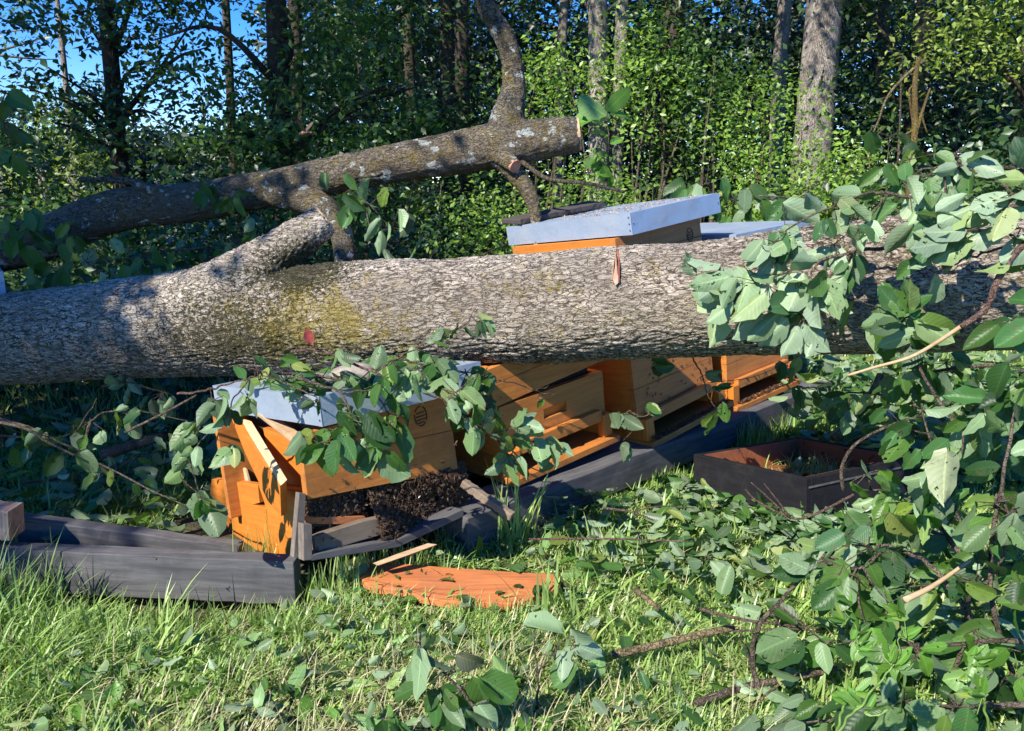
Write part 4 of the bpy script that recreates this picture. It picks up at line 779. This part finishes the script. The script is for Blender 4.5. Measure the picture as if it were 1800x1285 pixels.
# left shade region
LS = [('long twig with dull leaves lying in the shade under the left trunk', [(0, 735, 2.2), (70, 760, 2.15), (150, 800, 2.1), (260, 860, 2.05), (330, 890, 2.0)], -1),
 ('spray of bluish leaves hanging from under the trunk at left', [(180, 680, 2.6), (220, 672, 2.55), (290, 690, 2.5)], -1),
 ('twig with roundish leaves at the left border below the trunk', [(-40, 760, 2.4), (60, 770, 2.35), (130, 760, 2.3), (170, 700, 2.3)], 1),
 ('leafy twig in shade between the trunk and the rear beam', [(120, 870, 2.5), (200, 820, 2.55), (300, 780, 2.6), (330, 740, 2.6)], -1),
 ('leafy twig low in the dark grass behind the left beam', [(40, 850, 2.5), (120, 840, 2.6), (240, 830, 2.7), (330, 800, 2.8)], 1),
 ('bare thin twigs crossing before the dark ground at left', [(150, 790, 2.3), (160, 740, 2.3), (220, 720, 2.35), (330, 740, 2.4)], 1)]
for i, (lab, s, fc) in enumerate(LS): branch(lab, [s], [(s[1][0], s[1][1], s[1][2], 4, .03, .07, fc, (0, -1)), (s[2][0], s[2][1], s[2][2], 5, .03, .07, fc, (.3, -1))], 400 + i, leaf=.055, r0=.0045, group=GB, face=fc, p=.4)
# round leaves hanging left of crushed hive
branch('pair of bluish round leaves hanging beside the left hive corner', [[(330, 800, 1.84), (345, 850, 1.83), (352, 875, 1.83)]], [(345, 872, 1.83, 2, .008, .085, -1, (-.1, -1)), (358, 880, 1.82, 2, .008, .08, 1, (.1, -1))], 420, r0=.002, group=GB, auto=False, wid=.75)
# leaves around the limb
for i, (lab, s, cl) in enumerate([
    ('ivy like leaves crowding the lower left end of the limb', [(-60, 400, 3.2), (40, 405, 3.2), (130, 420, 3.2)], [(20, 400, 3.15, 6, .05, .11, 1, (.3, -1)), (60, 395, 3.15, 6, .05, .10, 1, (.3, -1)), (120, 400, 3.15, 5, .04, .10, 1, (.3, -1)), (90, 470, 3.1, 7, .07, .10, 1, (0, -1))]),
    ('leafy twig hanging off the limb above the sawn stub', [(360, 330, 3.22), (390, 340, 3.2), (420, 345, 3.2)], [(365, 330, 3.2, 4, .03, .09, 1, (0, -1)), (395, 340, 3.2, 3, .03, .08, 1, (0, -1))]),
    ('drooping green leaves below the limb right of the fork', [(640, 310, 3.3), (640, 350, 3.2), (650, 400, 3.1)], [(620, 330, 3.2, 8, .06, .10, 1, (0, -1)), (650, 360, 3.15, 8, .06, .10, 1, (0, -1)), (690, 400, 3.1, 7, .06, .10, -1, (0, -1))]),
    ('dark narrow leaves hanging at the far left border', [(-30, 180, 2.5), (8, 215, 2.5), (20, 250, 2.5)], [(10, 160, 2.5, 5, .03, .08, 1, (0, -1)), (8, 205, 2.5, 5, .03, .07, 1, (0, -1)), (15, 260, 2.5, 4, .02, .07, 1, (0, -1))]),
    ('bright leaf pair with yellow stalk right of the limb cut', [(1065, 330, 3.6), (1070, 260, 3.6), (1068, 215, 3.6)], [(1068, 205, 3.6, 2, .008, .16, 1, (-.8, -.3)), (1068, 195, 3.6, 2, .008, .13, 1, (.9, .1)), (1050, 290, 3.6, 3, .02, .13, 1, (0, -1))]),
    ('bluish drooping willow spray right of the tall hive lid', [(1440, 350, 3.9), (1340, 345, 3.9), (1260, 345, 4.0), (1200, 350, 4.0)], [(1220, 330, 3.95, 10, .06, .12, 1, (-.3, -1)), (1290, 350, 3.9, 10, .06, .13, 1, (.1, -1)), (1350, 350, 3.9, 10, .06, .13, 1, (.5, -.8))]),
    ('leafy twig behind the trunk under the limb at left', [(300, 440, 3.1), (420, 430, 3.1), (520, 400, 3.2)], [(430, 420, 3.1, 7, .06, .09, -1, (0, -1)), (150, 460, 3.1, 8, .08, .09, -1, (0, -1)), (260, 450, 3.1, 7, .08, .09, 1, (0, -1))]),
    ('shaded large leaved shoot behind the right end of the trunk', [(1640, 420, 3.4), (1630, 350, 3.4), (1560, 300, 3.4)], [(1565, 240, 3.4, 3, .04, .13, 1, (.3, -.6)), (1600, 280, 3.4, 6, .08, .12, 1, (.3, -.6)), (1570, 310, 3.4, 5, .07, .12, 1, (-.3, -.8))])]):
    branch(lab, [s], cl, 500 + i, leaf=.08, r0=.006, group='leafy twigs around the limb', p=.5, lm=(m_lfg if i == 4 else m_lf), face=1)
# dead lichened sapling
SAP = thing('sapling', 'dead yellow lichened sapling with a long hanging twig', 'sapling', loc=(at(1598, 5.2), 5.2, 0))
V0 = lambda a: [P(x, y, 5.2) for x, y in a]
stems([(V0([(1597, 420), (1600, 300), (1608, 230), (1608, 150), (1615, 100)]), .028, .013), (V0([(1604, 255), (1620, 200), (1635, 155)]), .013, .006), (V0([(1618, 198), (1630, 235)]), .008, .004), (V0([(1606, 225), (1598, 165), (1604, 150)]), .008, .004), (V0([(1606, 228), (1588, 238)]), .007, .004)], 'trunk', m_yel, SAP, 8)
stems([(V0([(1625, 105), (1590, 135), (1560, 170), (1545, 210), (1530, 250), (1528, 300)]), .010, .004), (V0([(1530, 298), (1550, 293)]), .004, .002), (V0([(1533, 245), (1558, 222)]), .004, .002), (V0([(1550, 180), (1545, 175), (1566, 168)]), .004, .002)], 'twig', m_stick, SAP, 6)
stems([(V0([(1578, 290), (1582, 220), (1584, 130)]), .007, .005)], 'twig', m_twig, SAP, 5)
def stick(label, pts, r0, r1, mt, group='loose sticks on the grass', extra=()):
    q = [[P(*a) for a in pts]] + [[P(*a) for a in e] for e in extra]
    o = stems([(p_, r0 if i == 0 else r0 * .6, r1 if i == 0 else r1 * .7) for i, p_ in enumerate(q)], 'stick', mt, None, 9); return tag(o, label, 'stick', group)
stick('thick lichen crusted stick lying right of the pale leaves', [(1075, 1152, 1.56), (1150, 1135, 1.58), (1220, 1118, 1.6), (1290, 1103, 1.62)], .0095, .008, m_stick)
stick('brown stick lying below the lichened one', [(1215, 1240, 1.42), (1300, 1210, 1.45), (1400, 1190, 1.48), (1470, 1175, 1.5)], .009, .006, m_twig)
stick('peeled pale splintered stick in the right thicket', [(1590, 1055, 1.42), (1640, 1030, 1.45), (1705, 985, 1.5)], .0065, .003, m_rawx)
stick('broken twig tangle before the black tray', [(1500, 870, 2.05), (1430, 905, 2.0), (1390, 910, 2.0), (1330, 880, 2.05), (1310, 860, 2.05)], .004, .002, m_twigr, extra=[[(1390, 912, 2.0), (1345, 870, 2.0), (1320, 848, 2.0)], [(1390, 910, 2.0), (1355, 865, 2.0), (1343, 850, 2.0)]])
stick('long dark twig lying right of the tall grass tuft', [(1060, 893, 2.15), (1110, 900, 2.12), (1150, 915, 2.1)], .004, .002, m_twig, extra=[[(1110, 900, 2.12), (1160, 890, 2.1), (1220, 893, 2.1)]])
stick('straight brown twig lying in the leaf litter', [(930, 948, 1.97), (1060, 947, 1.98), (1220, 952, 1.98)], .003, .002, m_twigr)
stick('short tan twig stub pointing up in the grass', [(1115, 1035, 1.68), (1140, 1055, 1.66), (1160, 1070, 1.64)], .007, .005, m_stick)
stick('reddish twigs crossing right of the lichened stick', [(1230, 1070, 1.55), (1300, 1088, 1.55), (1370, 1098, 1.55), (1440, 1105, 1.55)], .004, .002, m_twigr, extra=[[(1290, 1110, 1.55), (1380, 1105, 1.55), (1440, 1110, 1.55)]])
stick('curved grey twig arching over the tray', [(1482, 862, 1.85), (1480, 820, 1.86), (1505, 780, 1.88), (1560, 750, 1.9), (1620, 730, 1.9)], .0045, .003, m_twig)
stick('short yellow lichened stick behind the tray', [(1466, 770, 2.75), (1480, 758, 2.8), (1498, 745, 2.85)], .014, .012, m_yel)
stick('brown mossy stick end behind the tray near the trunk', [(1525, 705, 2.6), (1540, 680, 2.62), (1548, 660, 2.65)], .016, .014, m_stick)
stick('thin pale stick in the shade left of the crushed hive', [(220, 760, 2.2), (290, 725, 2.2), (345, 695, 2.2)], .004, .003, m_twig)
stick('long grey twig on the dark ground at left', [(0, 742, 2.1), (50, 755, 2.1), (80, 775, 2.08), (130, 800, 2.06)], .0045, .003, m_twig)
stick('thick dark branch piece lying under the left trunk', [(180, 800, 2.7), (240, 780, 2.7), (290, 765, 2.7)], .022, .016, m_twig)
stick('yellow straw stalk lying at lower right', [(1320, 1245, 1.4), (1360, 1210, 1.42), (1400, 1185, 1.45)], .003, .002, m_grd if False else m_stick)
for i, (a, b_) in enumerate([((1300, 290), (1400, 245)), ((1270, 305), (1420, 275)), ((1300, 315), (1560, 345)), ((1390, 165), (1500, 150))]):
    pass
# fresh weed stems, lower right
for i, (lab, s) in enumerate([('fresh green weed shoot with narrow leaflets at bottom right', [(1470, 1290, 1.0), (1490, 1210, 1.0), (1505, 1120, 1.0), (1485, 1070, 1.0)]),
                              ('slanting fresh weed shoot right of the first one', [(1460, 1300, .98), (1520, 1230, .98), (1575, 1160, .98), (1585, 1100, .98)]),
                              ('fresh weed shoot close to the right bottom corner', [(1740, 1300, .95), (1725, 1210, .95), (1715, 1150, .96)])]):
    rg_ = random.Random(i); cl = []
    for q in s[1:]: cl += [(q[0] + rg_.uniform(-8, 8), q[1] + rg_.uniform(-15, 15), q[2], 6, .004, .032, 1, (rg_.choice((-.8, .8)), .7)), (q[0], q[1] + 20, q[2], 5, .004, .03, 1, (rg_.choice((-.9, .9)), .4))]
    branch(lab, [s], cl, 600 + i, lm=m_lfg, r0=.0022, sm=plain('green_stem', (.16, .27, .05), .5), group='fresh weed shoots', auto=False, wid=.34, name='weed')

# ------------------------------------------------------------------ grass, straw, leaf litter
u_ = np.array([.743, .669]); nrm = np.array([.669, -.743]); p0 = np.array([-.60, 1.90])
def blocked(x, y):
    q = np.stack([x, y], -1) - p0; s = q @ u_; d = q @ nrm
    b = (s > -.05) & (s < 2.75) & (d < .03) & (d > -.75)
    q2 = (np.stack([x, y], -1) - [-.13, 1.975]) / [.29, .10]; b |= (q2 ** 2).sum(-1) < 1
    q2 = (np.stack([x, y], -1) - [-.90, 1.80]) / [.17, .07]; b |= (q2 ** 2).sum(-1) < 1
    b |= (x < -.5) & (y > 1.90 + (x + .57) * -.10) & (y < 2.02 + (x + .57) * -.10)
    q = np.stack([x, y], -1) - tl[:2]; a = q @ ax_[:2]; c = q @ per[:2]
    b |= (a > -.03) & (a < W_ + .03) & (c > -.03) & (c < D_ + .03); return b
def blades(name, n, xr, yr, Lr, mat_, seed, lean=.8, wd=.0042, dens=None, hk=None, kind='stuff', label=None, parent=None, cen=None, block=True, yl=None, cat='grass', zoff=0, dirb=None):
    rg = np.random.default_rng(seed)
    if cen is None:
        k = rg.random(n) ** 1.25; y = yr[0] + (yr[1] - yr[0]) * k; x = rg.uniform(-1, 1, n) * (y * .72 + .12) if xr is None else rg.uniform(*xr, n)
    else: x = cen[0] + rg.normal(size=n) * cen[2]; y = cen[1] + rg.normal(size=n) * cen[3]
    kp = np.ones(n, bool)
    if block: kp &= ~blocked(x, y)
    if dens is not None: kp &= rg.random(n) < dens(x, y)
    x, y = x[kp], y[kp]; n = len(x); z = th(x, y) - .004 + zoff
    cl = np.stack([x * 9, y * 9, x * 0], -1); hvar = .45 + 1.1 * vnoise(cl, seed); a = rg.uniform(0, 2 * math.pi, n) * .95 + 5 * vnoise(cl * .35, seed + 1)
    L = rg.uniform(*Lr, n) * hvar * (hk(x, y) if hk else 1); ln = np.abs(rg.normal(size=n)) * .5 * lean + .25 * lean
    dx, dy = np.cos(a), np.sin(a)
    if dirb is not None: dx = dx + dirb[0]; dy = dy + dirb[1]
    W2 = wd * rg.uniform(.6, 1.4, n); lv = np.array([0, .25, .5, .75, 1.0]); V = []
    vx = rg.uniform(-.3, .3, n)
    for t in lv:
        th_ = ln * (.35 + 1.3 * t); h = L * (t * np.cos(np.minimum(ln, 1.4) * .75) - .30 * t * t * np.minimum(ln, 1.5)); hz = np.maximum(h, -.0)
        o = L * t * np.sin(np.minimum(ln, 1.5) * (.45 + .5 * t))
        cx = x + dx * o; cy = y + dy * o; cz = z + np.maximum(hz, .003); wv = W2 * (1 - t ** 2.2) + .0002
        sx_ = -dy * wv + vx * t * L * .1; V.append(np.stack([cx - dy * wv, cy + dx * wv, cz + wv * .5], -1)); V.append(np.stack([cx + dy * wv, cy - dx * wv, cz], -1))
    V = np.stack(V, 1); base = (np.arange(n) * 10)[:, None]
    F = np.concatenate([base + np.array([2 * i, 2 * i + 1, 2 * i + 3, 2 * i + 2]) for i in range(4)], 0)
    rv = rg.random(n) if yl is None else np.clip(rg.random(n) + yl(x, y), 0, 1)
    o = mk(name, V.reshape(-1, 3), F, mat_, parent, uv=np.zeros((n * 10, 2)), at={'rnd': np.repeat(rv, 10)}, smooth=True)
    if kind: tag(o, label, cat, kind=kind)
    return o
bare = lambda x, y: (1 - .8 * np.exp(-((x + .36) / .32) ** 2 - ((y - 1.36) / .15) ** 2)) * np.clip(.35 + 1.3 * vnoise(np.stack([x * 4.5, y * 4.5, x * 0], -1), 44), 0, 1)
hk = lambda x, y: .8 + .55 * np.exp(-((x + 1.15) / .38) ** 2 - ((y - 1.7) / .25) ** 2) - .45 * np.exp(-((x + .3) / .4) ** 2 - ((y - 1.4) / .25) ** 2)
blades('grass', 105000, None, (1.15, 3.2), (.03, .08), m_gr, 1, 1.25, .0017, bare, hk, label='sunlit tangled meadow grass covering the glade')
blades('grass', 26000, None, (1.15, 3.2), (.05, .13), m_gr, 2, 1.9, .0030, bare, hk, label='longer flattened meadow grass lying over the short turf')
blades('grass', 26000, None, (3.2, 7.0), (.06, .2), m_gr, 3, .9, .004, lambda x, y: np.where(x < -.3, .25, 1.0), None, label='farther meadow grass behind the hives')
blades('straw', 33000, None, (1.15, 2.6), (.03, .10), m_grd, 4, 1.7, .0012, lambda x, y: .35 + .65 * np.exp(-((x + .1) / .6) ** 2 - ((y - 1.4) / .35) ** 2), None, label='dry straw and dead blades matted in the grass')
blades('grass', 60000, (-5, 5.5), (-1.2, 5.5), (.05, .14), m_gr, 6, 1.2, .0042, lambda x, y: (np.abs(x) > np.maximum(y, .3) * .70 + .1) * 1.0, None, label='rougher meadow grass around the sides of the glade')
blades('grass', 5500, (-1.3, 1.9), (-.6, 1.15), (.04, .12), m_gr, 5, 1.0, .004, None, None, label='meadow grass just in front of the picture')
def tuft(label, px, py, n, Lr, sx=.03, sy=.03, seed=0, wd=.0028, lean=.45, z=.0, dirb=None):
    c = PZ(px, py, z); o = blades('grass_tuft', n, None, None, Lr, m_gr, seed, lean, wd, cen=(c[0], c[1], sx, sy), block=False, kind=None, dirb=dirb)
    return tag(o, label, 'grass tuft', 'taller grass tufts')
tuft('tall broad bladed grass tuft between the crushed and second hive', 905, 960, 26, (.14, .26), .03, .02, 31, .0042, .5)
tuft('bright grass tuft below the tall hive landing', 1165, 845, 150, (.06, .13), .05, .03, 32, .0018)
tuft('thin upright grass tuft before the beam right end', 1320, 790, 130, (.08, .18), .05, .03, 33, .0016)
tuft('coarse grass tuft standing behind the tray left corner', 1360, 765, 120, (.06, .15), .05, .03, 34, .0018)
tuft('wide leaved grass clump right of the orange board', 985, 1075, 55, (.08, .17), .04, .04, 35, .0042, .9)
tuft('grass clump with long arching blades right of centre', 1090, 985, 80, (.08, .17), .07, .05, 36, .0036, 1.1)
tuft('high grass clump hiding the lower left beam end', 40, 1080, 420, (.09, .20), .18, .07, 37, .0026, .8)
tuft('grass tuft rising before the beam near the hive base', 560, 1030, 120, (.06, .13), .07, .02, 38, .0022)
tuft('seeding grass stalks before the left beam', 300, 1062, 60, (.06, .13), .06, .02, 39, .0022)
tuft('light grass tuft behind the left beams', 170, 870, 320, (.07, .16), .14, .10, 40, .0022, .9)
tuft('grass tuft hiding the sill of the crushed hive', 690, 1000, 170, (.05, .11), .10, .02, 47, .002)
tuft('leafy grass tuft left of the round grey post', 810, 945, 120, (.05, .12), .06, .02, 48, .0022)
tuft('short grass fringe along the front of the left beam', 330, 1066, 260, (.05, .10), .22, .02, 49, .002)
tuft('thin stalks growing by the split side board', 455, 985, 30, (.08, .22), .05, .02, 41, .0014, .4)
# low leafy mats
def litter(name, label, n, xr, yr, L, mat_, seed, cen=None, z=.02, zs=.02, dens=None, T=T_LEAF, flat=.5, cat='leaf litter', block=True):
    rg = np.random.default_rng(seed)
    if cen: x = cen[0] + rg.normal(size=n) * cen[2]; y = cen[1] + rg.normal(size=n) * cen[3]
    else: x = rg.uniform(*xr, n); y = rg.uniform(*yr, n)
    k = ~blocked(x, y) if block else np.ones(n, bool)
    if dens: k &= rg.random(n) < dens(x, y)
    x, y = x[k], y[k]; n = len(x)
    pos = np.stack([x, y, th(x, y) + z + np.abs(rg.normal(size=n)) * zs], -1); d = rg.normal(size=(n, 3)) * [1, 1, .3]
    nm = rg.normal(size=(n, 3)) * flat + np.where(rg.random(n) < .6, -1, 1)[:, None] * np.array([0, 0, 1]); ll = L * rg.uniform(.6, 1.2, n)
    return tag(scatter(name, pos, d, nm, ll, ll * rg.uniform(.42, .62, n), mat_, T, None, seed), label, cat, kind='stuff')
litter('leaf_litter', 'band of torn off pale and green leaves strewn below the black tray', 430, (.15, 1.25), (1.9, 2.55), .07, m_lit, 51, z=.035, zs=.03)
litter('leaf_litter', 'torn off leaves covering the ground at lower right', 520, (.3, 1.7), (1.15, 2.0), .07, m_lf, 52, z=.03, zs=.04, dens=lambda x, y: np.clip((x - .30) / .7, .1, 1))
litter('leaf_litter', 'scattered small leaves in the sunny grass', 480, (-1.1, .7), (1.3, 2.3), .045, m_lit, 53, z=.03, zs=.012)
litter('leaf_litter', 'green leaves heaped behind the tray under the trunk', 1700, (1.15, 2.6), (2.7, 4.4), .09, m_lit, 54, z=.03, zs=.10)
litter('leaf_litter', 'dull leaves on the shaded ground under the left trunk', 520, (-2.2, -.7), (2.15, 3.6), .075, m_lit, 55, z=.03, zs=.05)
litter('leaf_litter', 'leaves and clippings inside the black tray', 60, None, None, .045, m_lit, 56, cen=((tl + ax_ * W_ * .5 + per * D_ * .65)[0], (tl + ax_ * W_ * .5 + per * D_ * .65)[1], .07, .05), z=.085, zs=.01, block=False)
rgq = np.random.default_rng(91); pp = []
for k in range(460):
    o_ = abs(rgq.normal()) * .055
    b0 = tl + (ax_ * rgq.uniform(-.05, W_ + .06) - per * o_ if k % 5 < 3 else ax_ * (W_ + o_) + per * rgq.uniform(-.05, D_))
    bz = max(.03, float(b0[2]) - hh + .03); pp.append([b0[0], b0[1], float(th(b0[0], b0[1])) + max(.01, (bz + .015 - o_ * .8) * rgq.random() ** .6)])
pp = np.array(pp); dd_ = rgq.normal(size=(460, 3)) * [1, 1, .35]; nn_ = rgq.normal(size=(460, 3)) * .55 + np.where(rgq.random(460) < .5, -1, 1)[:, None] * [0, -.3, 1]
tag(scatter('leaf_litter', pp, dd_, nn_, .068 * rgq.uniform(.6, 1.2, 460), .036 * rgq.uniform(.7, 1.2, 460), m_lit, T_LEAF, None, 92), 'leaves heaped up against the foot of the black tray', 'leaf litter', kind='stuff')
cc = tl + ax_ * W_ * .38 + per * D_ * .68
blades('clippings', 420, None, None, (.04, .09), m_gr, 57, 1.5, .0018, cen=(cc[0], cc[1], .07, .05), block=False, label='cut grass lying inside the black tray', zoff=.085)
litter('weed_leaves', 'broad low weed leaves among the grass', 330, (-1.2, .2), (1.3, 2.2), .06, m_lfg, 58, z=.012, zs=.01, flat=.35, cat='weeds')
litter('weed_leaves', 'broad weed leaves behind the left beam', 160, (-1.6, -.75), (2.1, 2.8), .07, m_lfg, 59, z=.02, zs=.03, flat=.5, cat='weeds')
# bark crumbs and sawdust on the tall lid
rg = np.random.default_rng(8); nC = 300; xy = np.stack([rg.uniform(.02, .5, nC), rg.uniform(.02, .5, nC), np.full(nC, .0775)], -1)
tag(scatter('bark_crumbs', xf(M3, xy), rg.normal(size=(nC, 3)), rg.normal(size=(nC, 3)) * .3 + [0, 0, 1], .009, .006, m_rawx, T_FAR, None, 5), 'bark crumbs and sawdust strewn on the tall hive lid', 'crumbs', kind='stuff')

nC = 520; xy = np.stack([rg.uniform(.02, .5, nC), rg.uniform(.01, .4, nC), .08 + rg.random(nC) * .012], -1); xy = xy[vnoise(xy * [9, 9, 0], 2) > .35]; nC = len(xy)
tag(scatter('lid_litter', xf(M1, xy), rg.normal(size=(nC, 3)), rg.normal(size=(nC, 3)) * .5 + [0, 0, 1], .022, .012, m_lit, T_FAR, None, 6), 'leaf bits and bark litter heaped on the crushed hive lid', 'litter', kind='stuff')
xy = np.stack([rg.uniform(.0, .5, 70), rg.uniform(.0, .35, 70), .085 + rg.random(70) * .02], -1)
tag(scatter('lid_leaves', xf(M1, xy), rg.normal(size=(70, 3)) * [1, 1, .2], rg.normal(size=(70, 3)) * .5 + [0, 0, 1], .06, .032, m_lf, T_LEAF, None, 6), 'small green leaves lying on the crushed hive lid', 'leaves', kind='stuff')
# ------------------------------------------------------------------ bees
def bee_mesh():
    zs = np.array([0, .6, 1.4, 2.2, 2.9, 3.3, 3.9, 4.9, 5.8, 6.3, 6.9, 8, 9.4, 10.8, 12, 12.8]) * .001; rr = np.array([.2, .9, 1.3, 1.2, .7, .8, 1.7, 2.05, 1.6, .8, 1.4, 2.1, 2.2, 1.7, .9, .1]) * .001
    V, F = tube(np.stack([zs * 0, zs - .0064, zs * 0 + .0018 - np.clip(zs - .007, 0, 1) * .15], -1), rr, 8); m = bpy.data.meshes.new('bee')
    V = V.tolist(); F = [list(f) for f in F]; nb = len(F)
    for s in (-1, 1):
        b = len(V); V += [(s * .001, -.001, .0038), (s * .0022, .002, .0046), (s * .0042, .0068, .0043), (s * .0022, .0078, .0040), (s * .0008, .004, .0040)]; F.append([b, b + 1, b + 2, b + 3, b + 4])
        for yy in (-.003, -.001, .001):
            b = len(V); V += [(s * .001, yy, .001), (s * .0032, yy * 1.4, .0014), (s * .004, yy * 2.0, -.0008), (s * .0028, yy * 1.4, .0008)]; F.append([b, b + 1, b + 2, b + 3])
    m.from_pydata(V, [], F); m.materials.append(m_bee); m.materials.append(m_wing)
    for i, p_ in enumerate(m.polygons):
        p_.use_smooth = True
        if i >= nb and (i - nb) % 4 == 0: p_.material_index = 1
    return m, np.array(V), F, nb
BM, BV, BFc, nb = bee_mesh()
rb = np.random.default_rng(3)
def basis(n):
    n = unit(np.asarray(n, float)); a = unit(np.cross(n, rb.normal(size=3))); b_ = np.cross(n, a); return np.stack([a, b_, n], 1)
def bee(pos, n, label, group, s=1.0):
    o = bpy.data.objects.new('bee', BM); C.objects.link(o); R = basis(n)
    M = Matrix([[*R[i].tolist(), float(pos[i])] for i in range(3)] + [[0, 0, 0, 1]]) @ Matrix.Scale(s, 4); o.matrix_basis = M
    return tag(o, label, 'bee', group)
def surf(M, a, b_, c): return xf(M, [(a, b_, c)])[0]
R1 = np.array(M1)[:3, :3]; R3 = np.array(M3)[:3, :3]; R4 = np.array(M4)[:3, :3]; RT = np.array(MT)[:3, :3]
def clus(k, depth):
    out = []
    while len(out) < k:
        x = rb.uniform(-.03, .50); zc = -.255 + (-.0) ; top = -.175 - (x + .035) * .10; bot = -.375 + .03 * abs(x - .3) * 4 if x > .13 else -.27 - rb.random() * .0
        z = rb.uniform(bot, top); e = min(1, (top - z) / .03 + .2) * (1 if x < .42 else max(0, (.52 - x) / .1))
        yb = .085 - depth * (.6 + .4 * math.sin(x * 14 + z * 20)) * e if x > .14 else .10 - depth * .3
        out.append((x, yb + rb.normal() * .003, z))
    return out
# thick part of the cluster as one mass, its outermost bees singly
cl = clus(3600, .072); Vb = []; Fb = []
for q in cl:
    pw = surf(M1, q[0], q[1] + .008, q[2]); R = basis(R1 @ np.array([rb.normal() * .4, -1, .1 + rb.normal() * .4])); b = len(Vb)
    Vb += (BV @ R.T + pw).tolist(); Fb += [[b + i for i in f] for f in BFc]
o = mk('bee_cluster', Vb, Fb, m_bee, smooth=True); tag(o, 'dense dark mass of bees packed below the crushed hive front', 'bee cluster', kind='stuff')
MB(M1).box(.06, .43, .12, .5, -.34, -.19).build('brood_comb', m_void, H1)
for q in clus(150, .075): bee(surf(M1, *q), R1 @ np.array([rb.normal() * .4, -1, rb.normal() * .4]), 'bee on the outside of the dark cluster below the crushed hive', 'bees on the cluster')
for i in range(12): x = rb.uniform(0, .45); bee(surf(M1, x, .0585, -.20 - x * .1 + rb.uniform(.0, .05)), -R1[:, 1], 'bee walking on the front of the crushed hive', 'bees on the crushed hive front')
for i in range(12): x = rb.uniform(-.05, .2); bee(surf(M1, x, .032, rb.uniform(-.33, -.29)), -R1[:, 1], 'bee on the grey entrance bar of the crushed hive', 'bees on the entrance bar')
for i in range(38): bee(surf(M3, rb.uniform(.03, .46), .062 + .0, rb.uniform(-.65, -.50)), -R3[:, 1], 'bee crawling on the front boards of the tall hive', 'bees on the tall hive front')
Vb = []; Fb = []
for (M, R, zb, x0, x1, yf) in ((M3, R3, -.753, -.0, .49, .065), (M4, R4, -.008, 0, .45, 0)):
    for i in range(210):
        pw = surf(M, rb.uniform(x0, x1), yf + rb.uniform(-.05, -.03), zb + rb.random() * .012); Rr = basis(R @ np.array([rb.normal() * .4, -.4, 1])); b = len(Vb)
        Vb += (BV @ Rr.T + pw).tolist(); Fb += [[b + j for j in f] for f in BFc]
tag(mk('bee_crowd', Vb, Fb, m_bee, smooth=True), 'brown crowd of bees along the landing boards of the rear hives', 'bees', kind='stuff')
for i in range(16): bee(surf(M4, rb.uniform(.02, .44), -.0275, rb.uniform(.06, .09)), -R4[:, 1], 'bee crawling on the front of the hindmost hive', 'bees on the hindmost hive front')
for i in range(60):
    k_ = rb.random()
    if k_ < .6: p_, n_ = surf(MT, W_ - t_ - .005, rb.uniform(.04, D_ - .05), -rb.uniform(.01, .08)), -RT[:, 0]
    elif k_ < .85: p_, n_ = surf(MT, rb.uniform(.05, W_ - .04), D_ - t_ - .006, -rb.uniform(.005, .06)), -RT[:, 1]
    else: p_, n_ = surf(MT, rb.uniform(.05, W_ - .04), rb.uniform(.05, D_ - .05), fl + .001), RT[:, 2]
    bee(p_, n_, 'bee crawling inside the open black hive box', 'bees in the black tray')
dbm = unit(pr1 - pr0)
for i in range(14):
    q_ = pr0 + (pr1 - pr0) * rb.uniform(.55, .97); q_ = q_ + np.array([.669, -.743, 0]) * .0015 + [0, 0, -rb.uniform(.01, .08)]; bee(q_, (.669, -.743, 0), 'bee sitting on the face of the long plank beam', 'bees on the plank beam')
# flying bees with wings spread
def flyer(label, pos, s, yaw):
    T = thing('bee', label, 'bee', loc=pos, group='flying bees'); R = np.array(Matrix.Rotation(yaw, 3, 'Z')) * s
    sub = [f for i, f in enumerate(BFc) if i < nb]; mk('body', BV @ R.T + np.array(pos), sub, m_bee, T, smooth=True)
    for sg in (-1, 1):
        a = np.linspace(0, 2 * math.pi, 14, endpoint=False); w_ = np.stack([sg * (.001 + .0045 * (1 - np.cos(a))), .0005 + .0018 * np.sin(a), .0035 + .0035 * (1 - np.cos(a))], -1)
        MB().prism(w_ @ R.T + np.array(pos), (0, .0001, .0001)).build('wing', m_wing, T)
flyer('blurred brown bee flying before the trees above the limb', P(538, 238, .62), 1.0, 1.2); flyer('bee flying in front of the gap between the two front hives', P(800, 783, 1.9), 1.0, 1.0)
flyer('bee hovering before the weathered front beam', P(275, 984, 1.8), .9, .2); flyer('brown bee low over the grass at left bottom', P(18, 1128, 1.1), 1.0, 1.4)
print('objects', len(bpy.data.objects), 'faces', sum(len(m.polygons) for m in bpy.data.meshes))
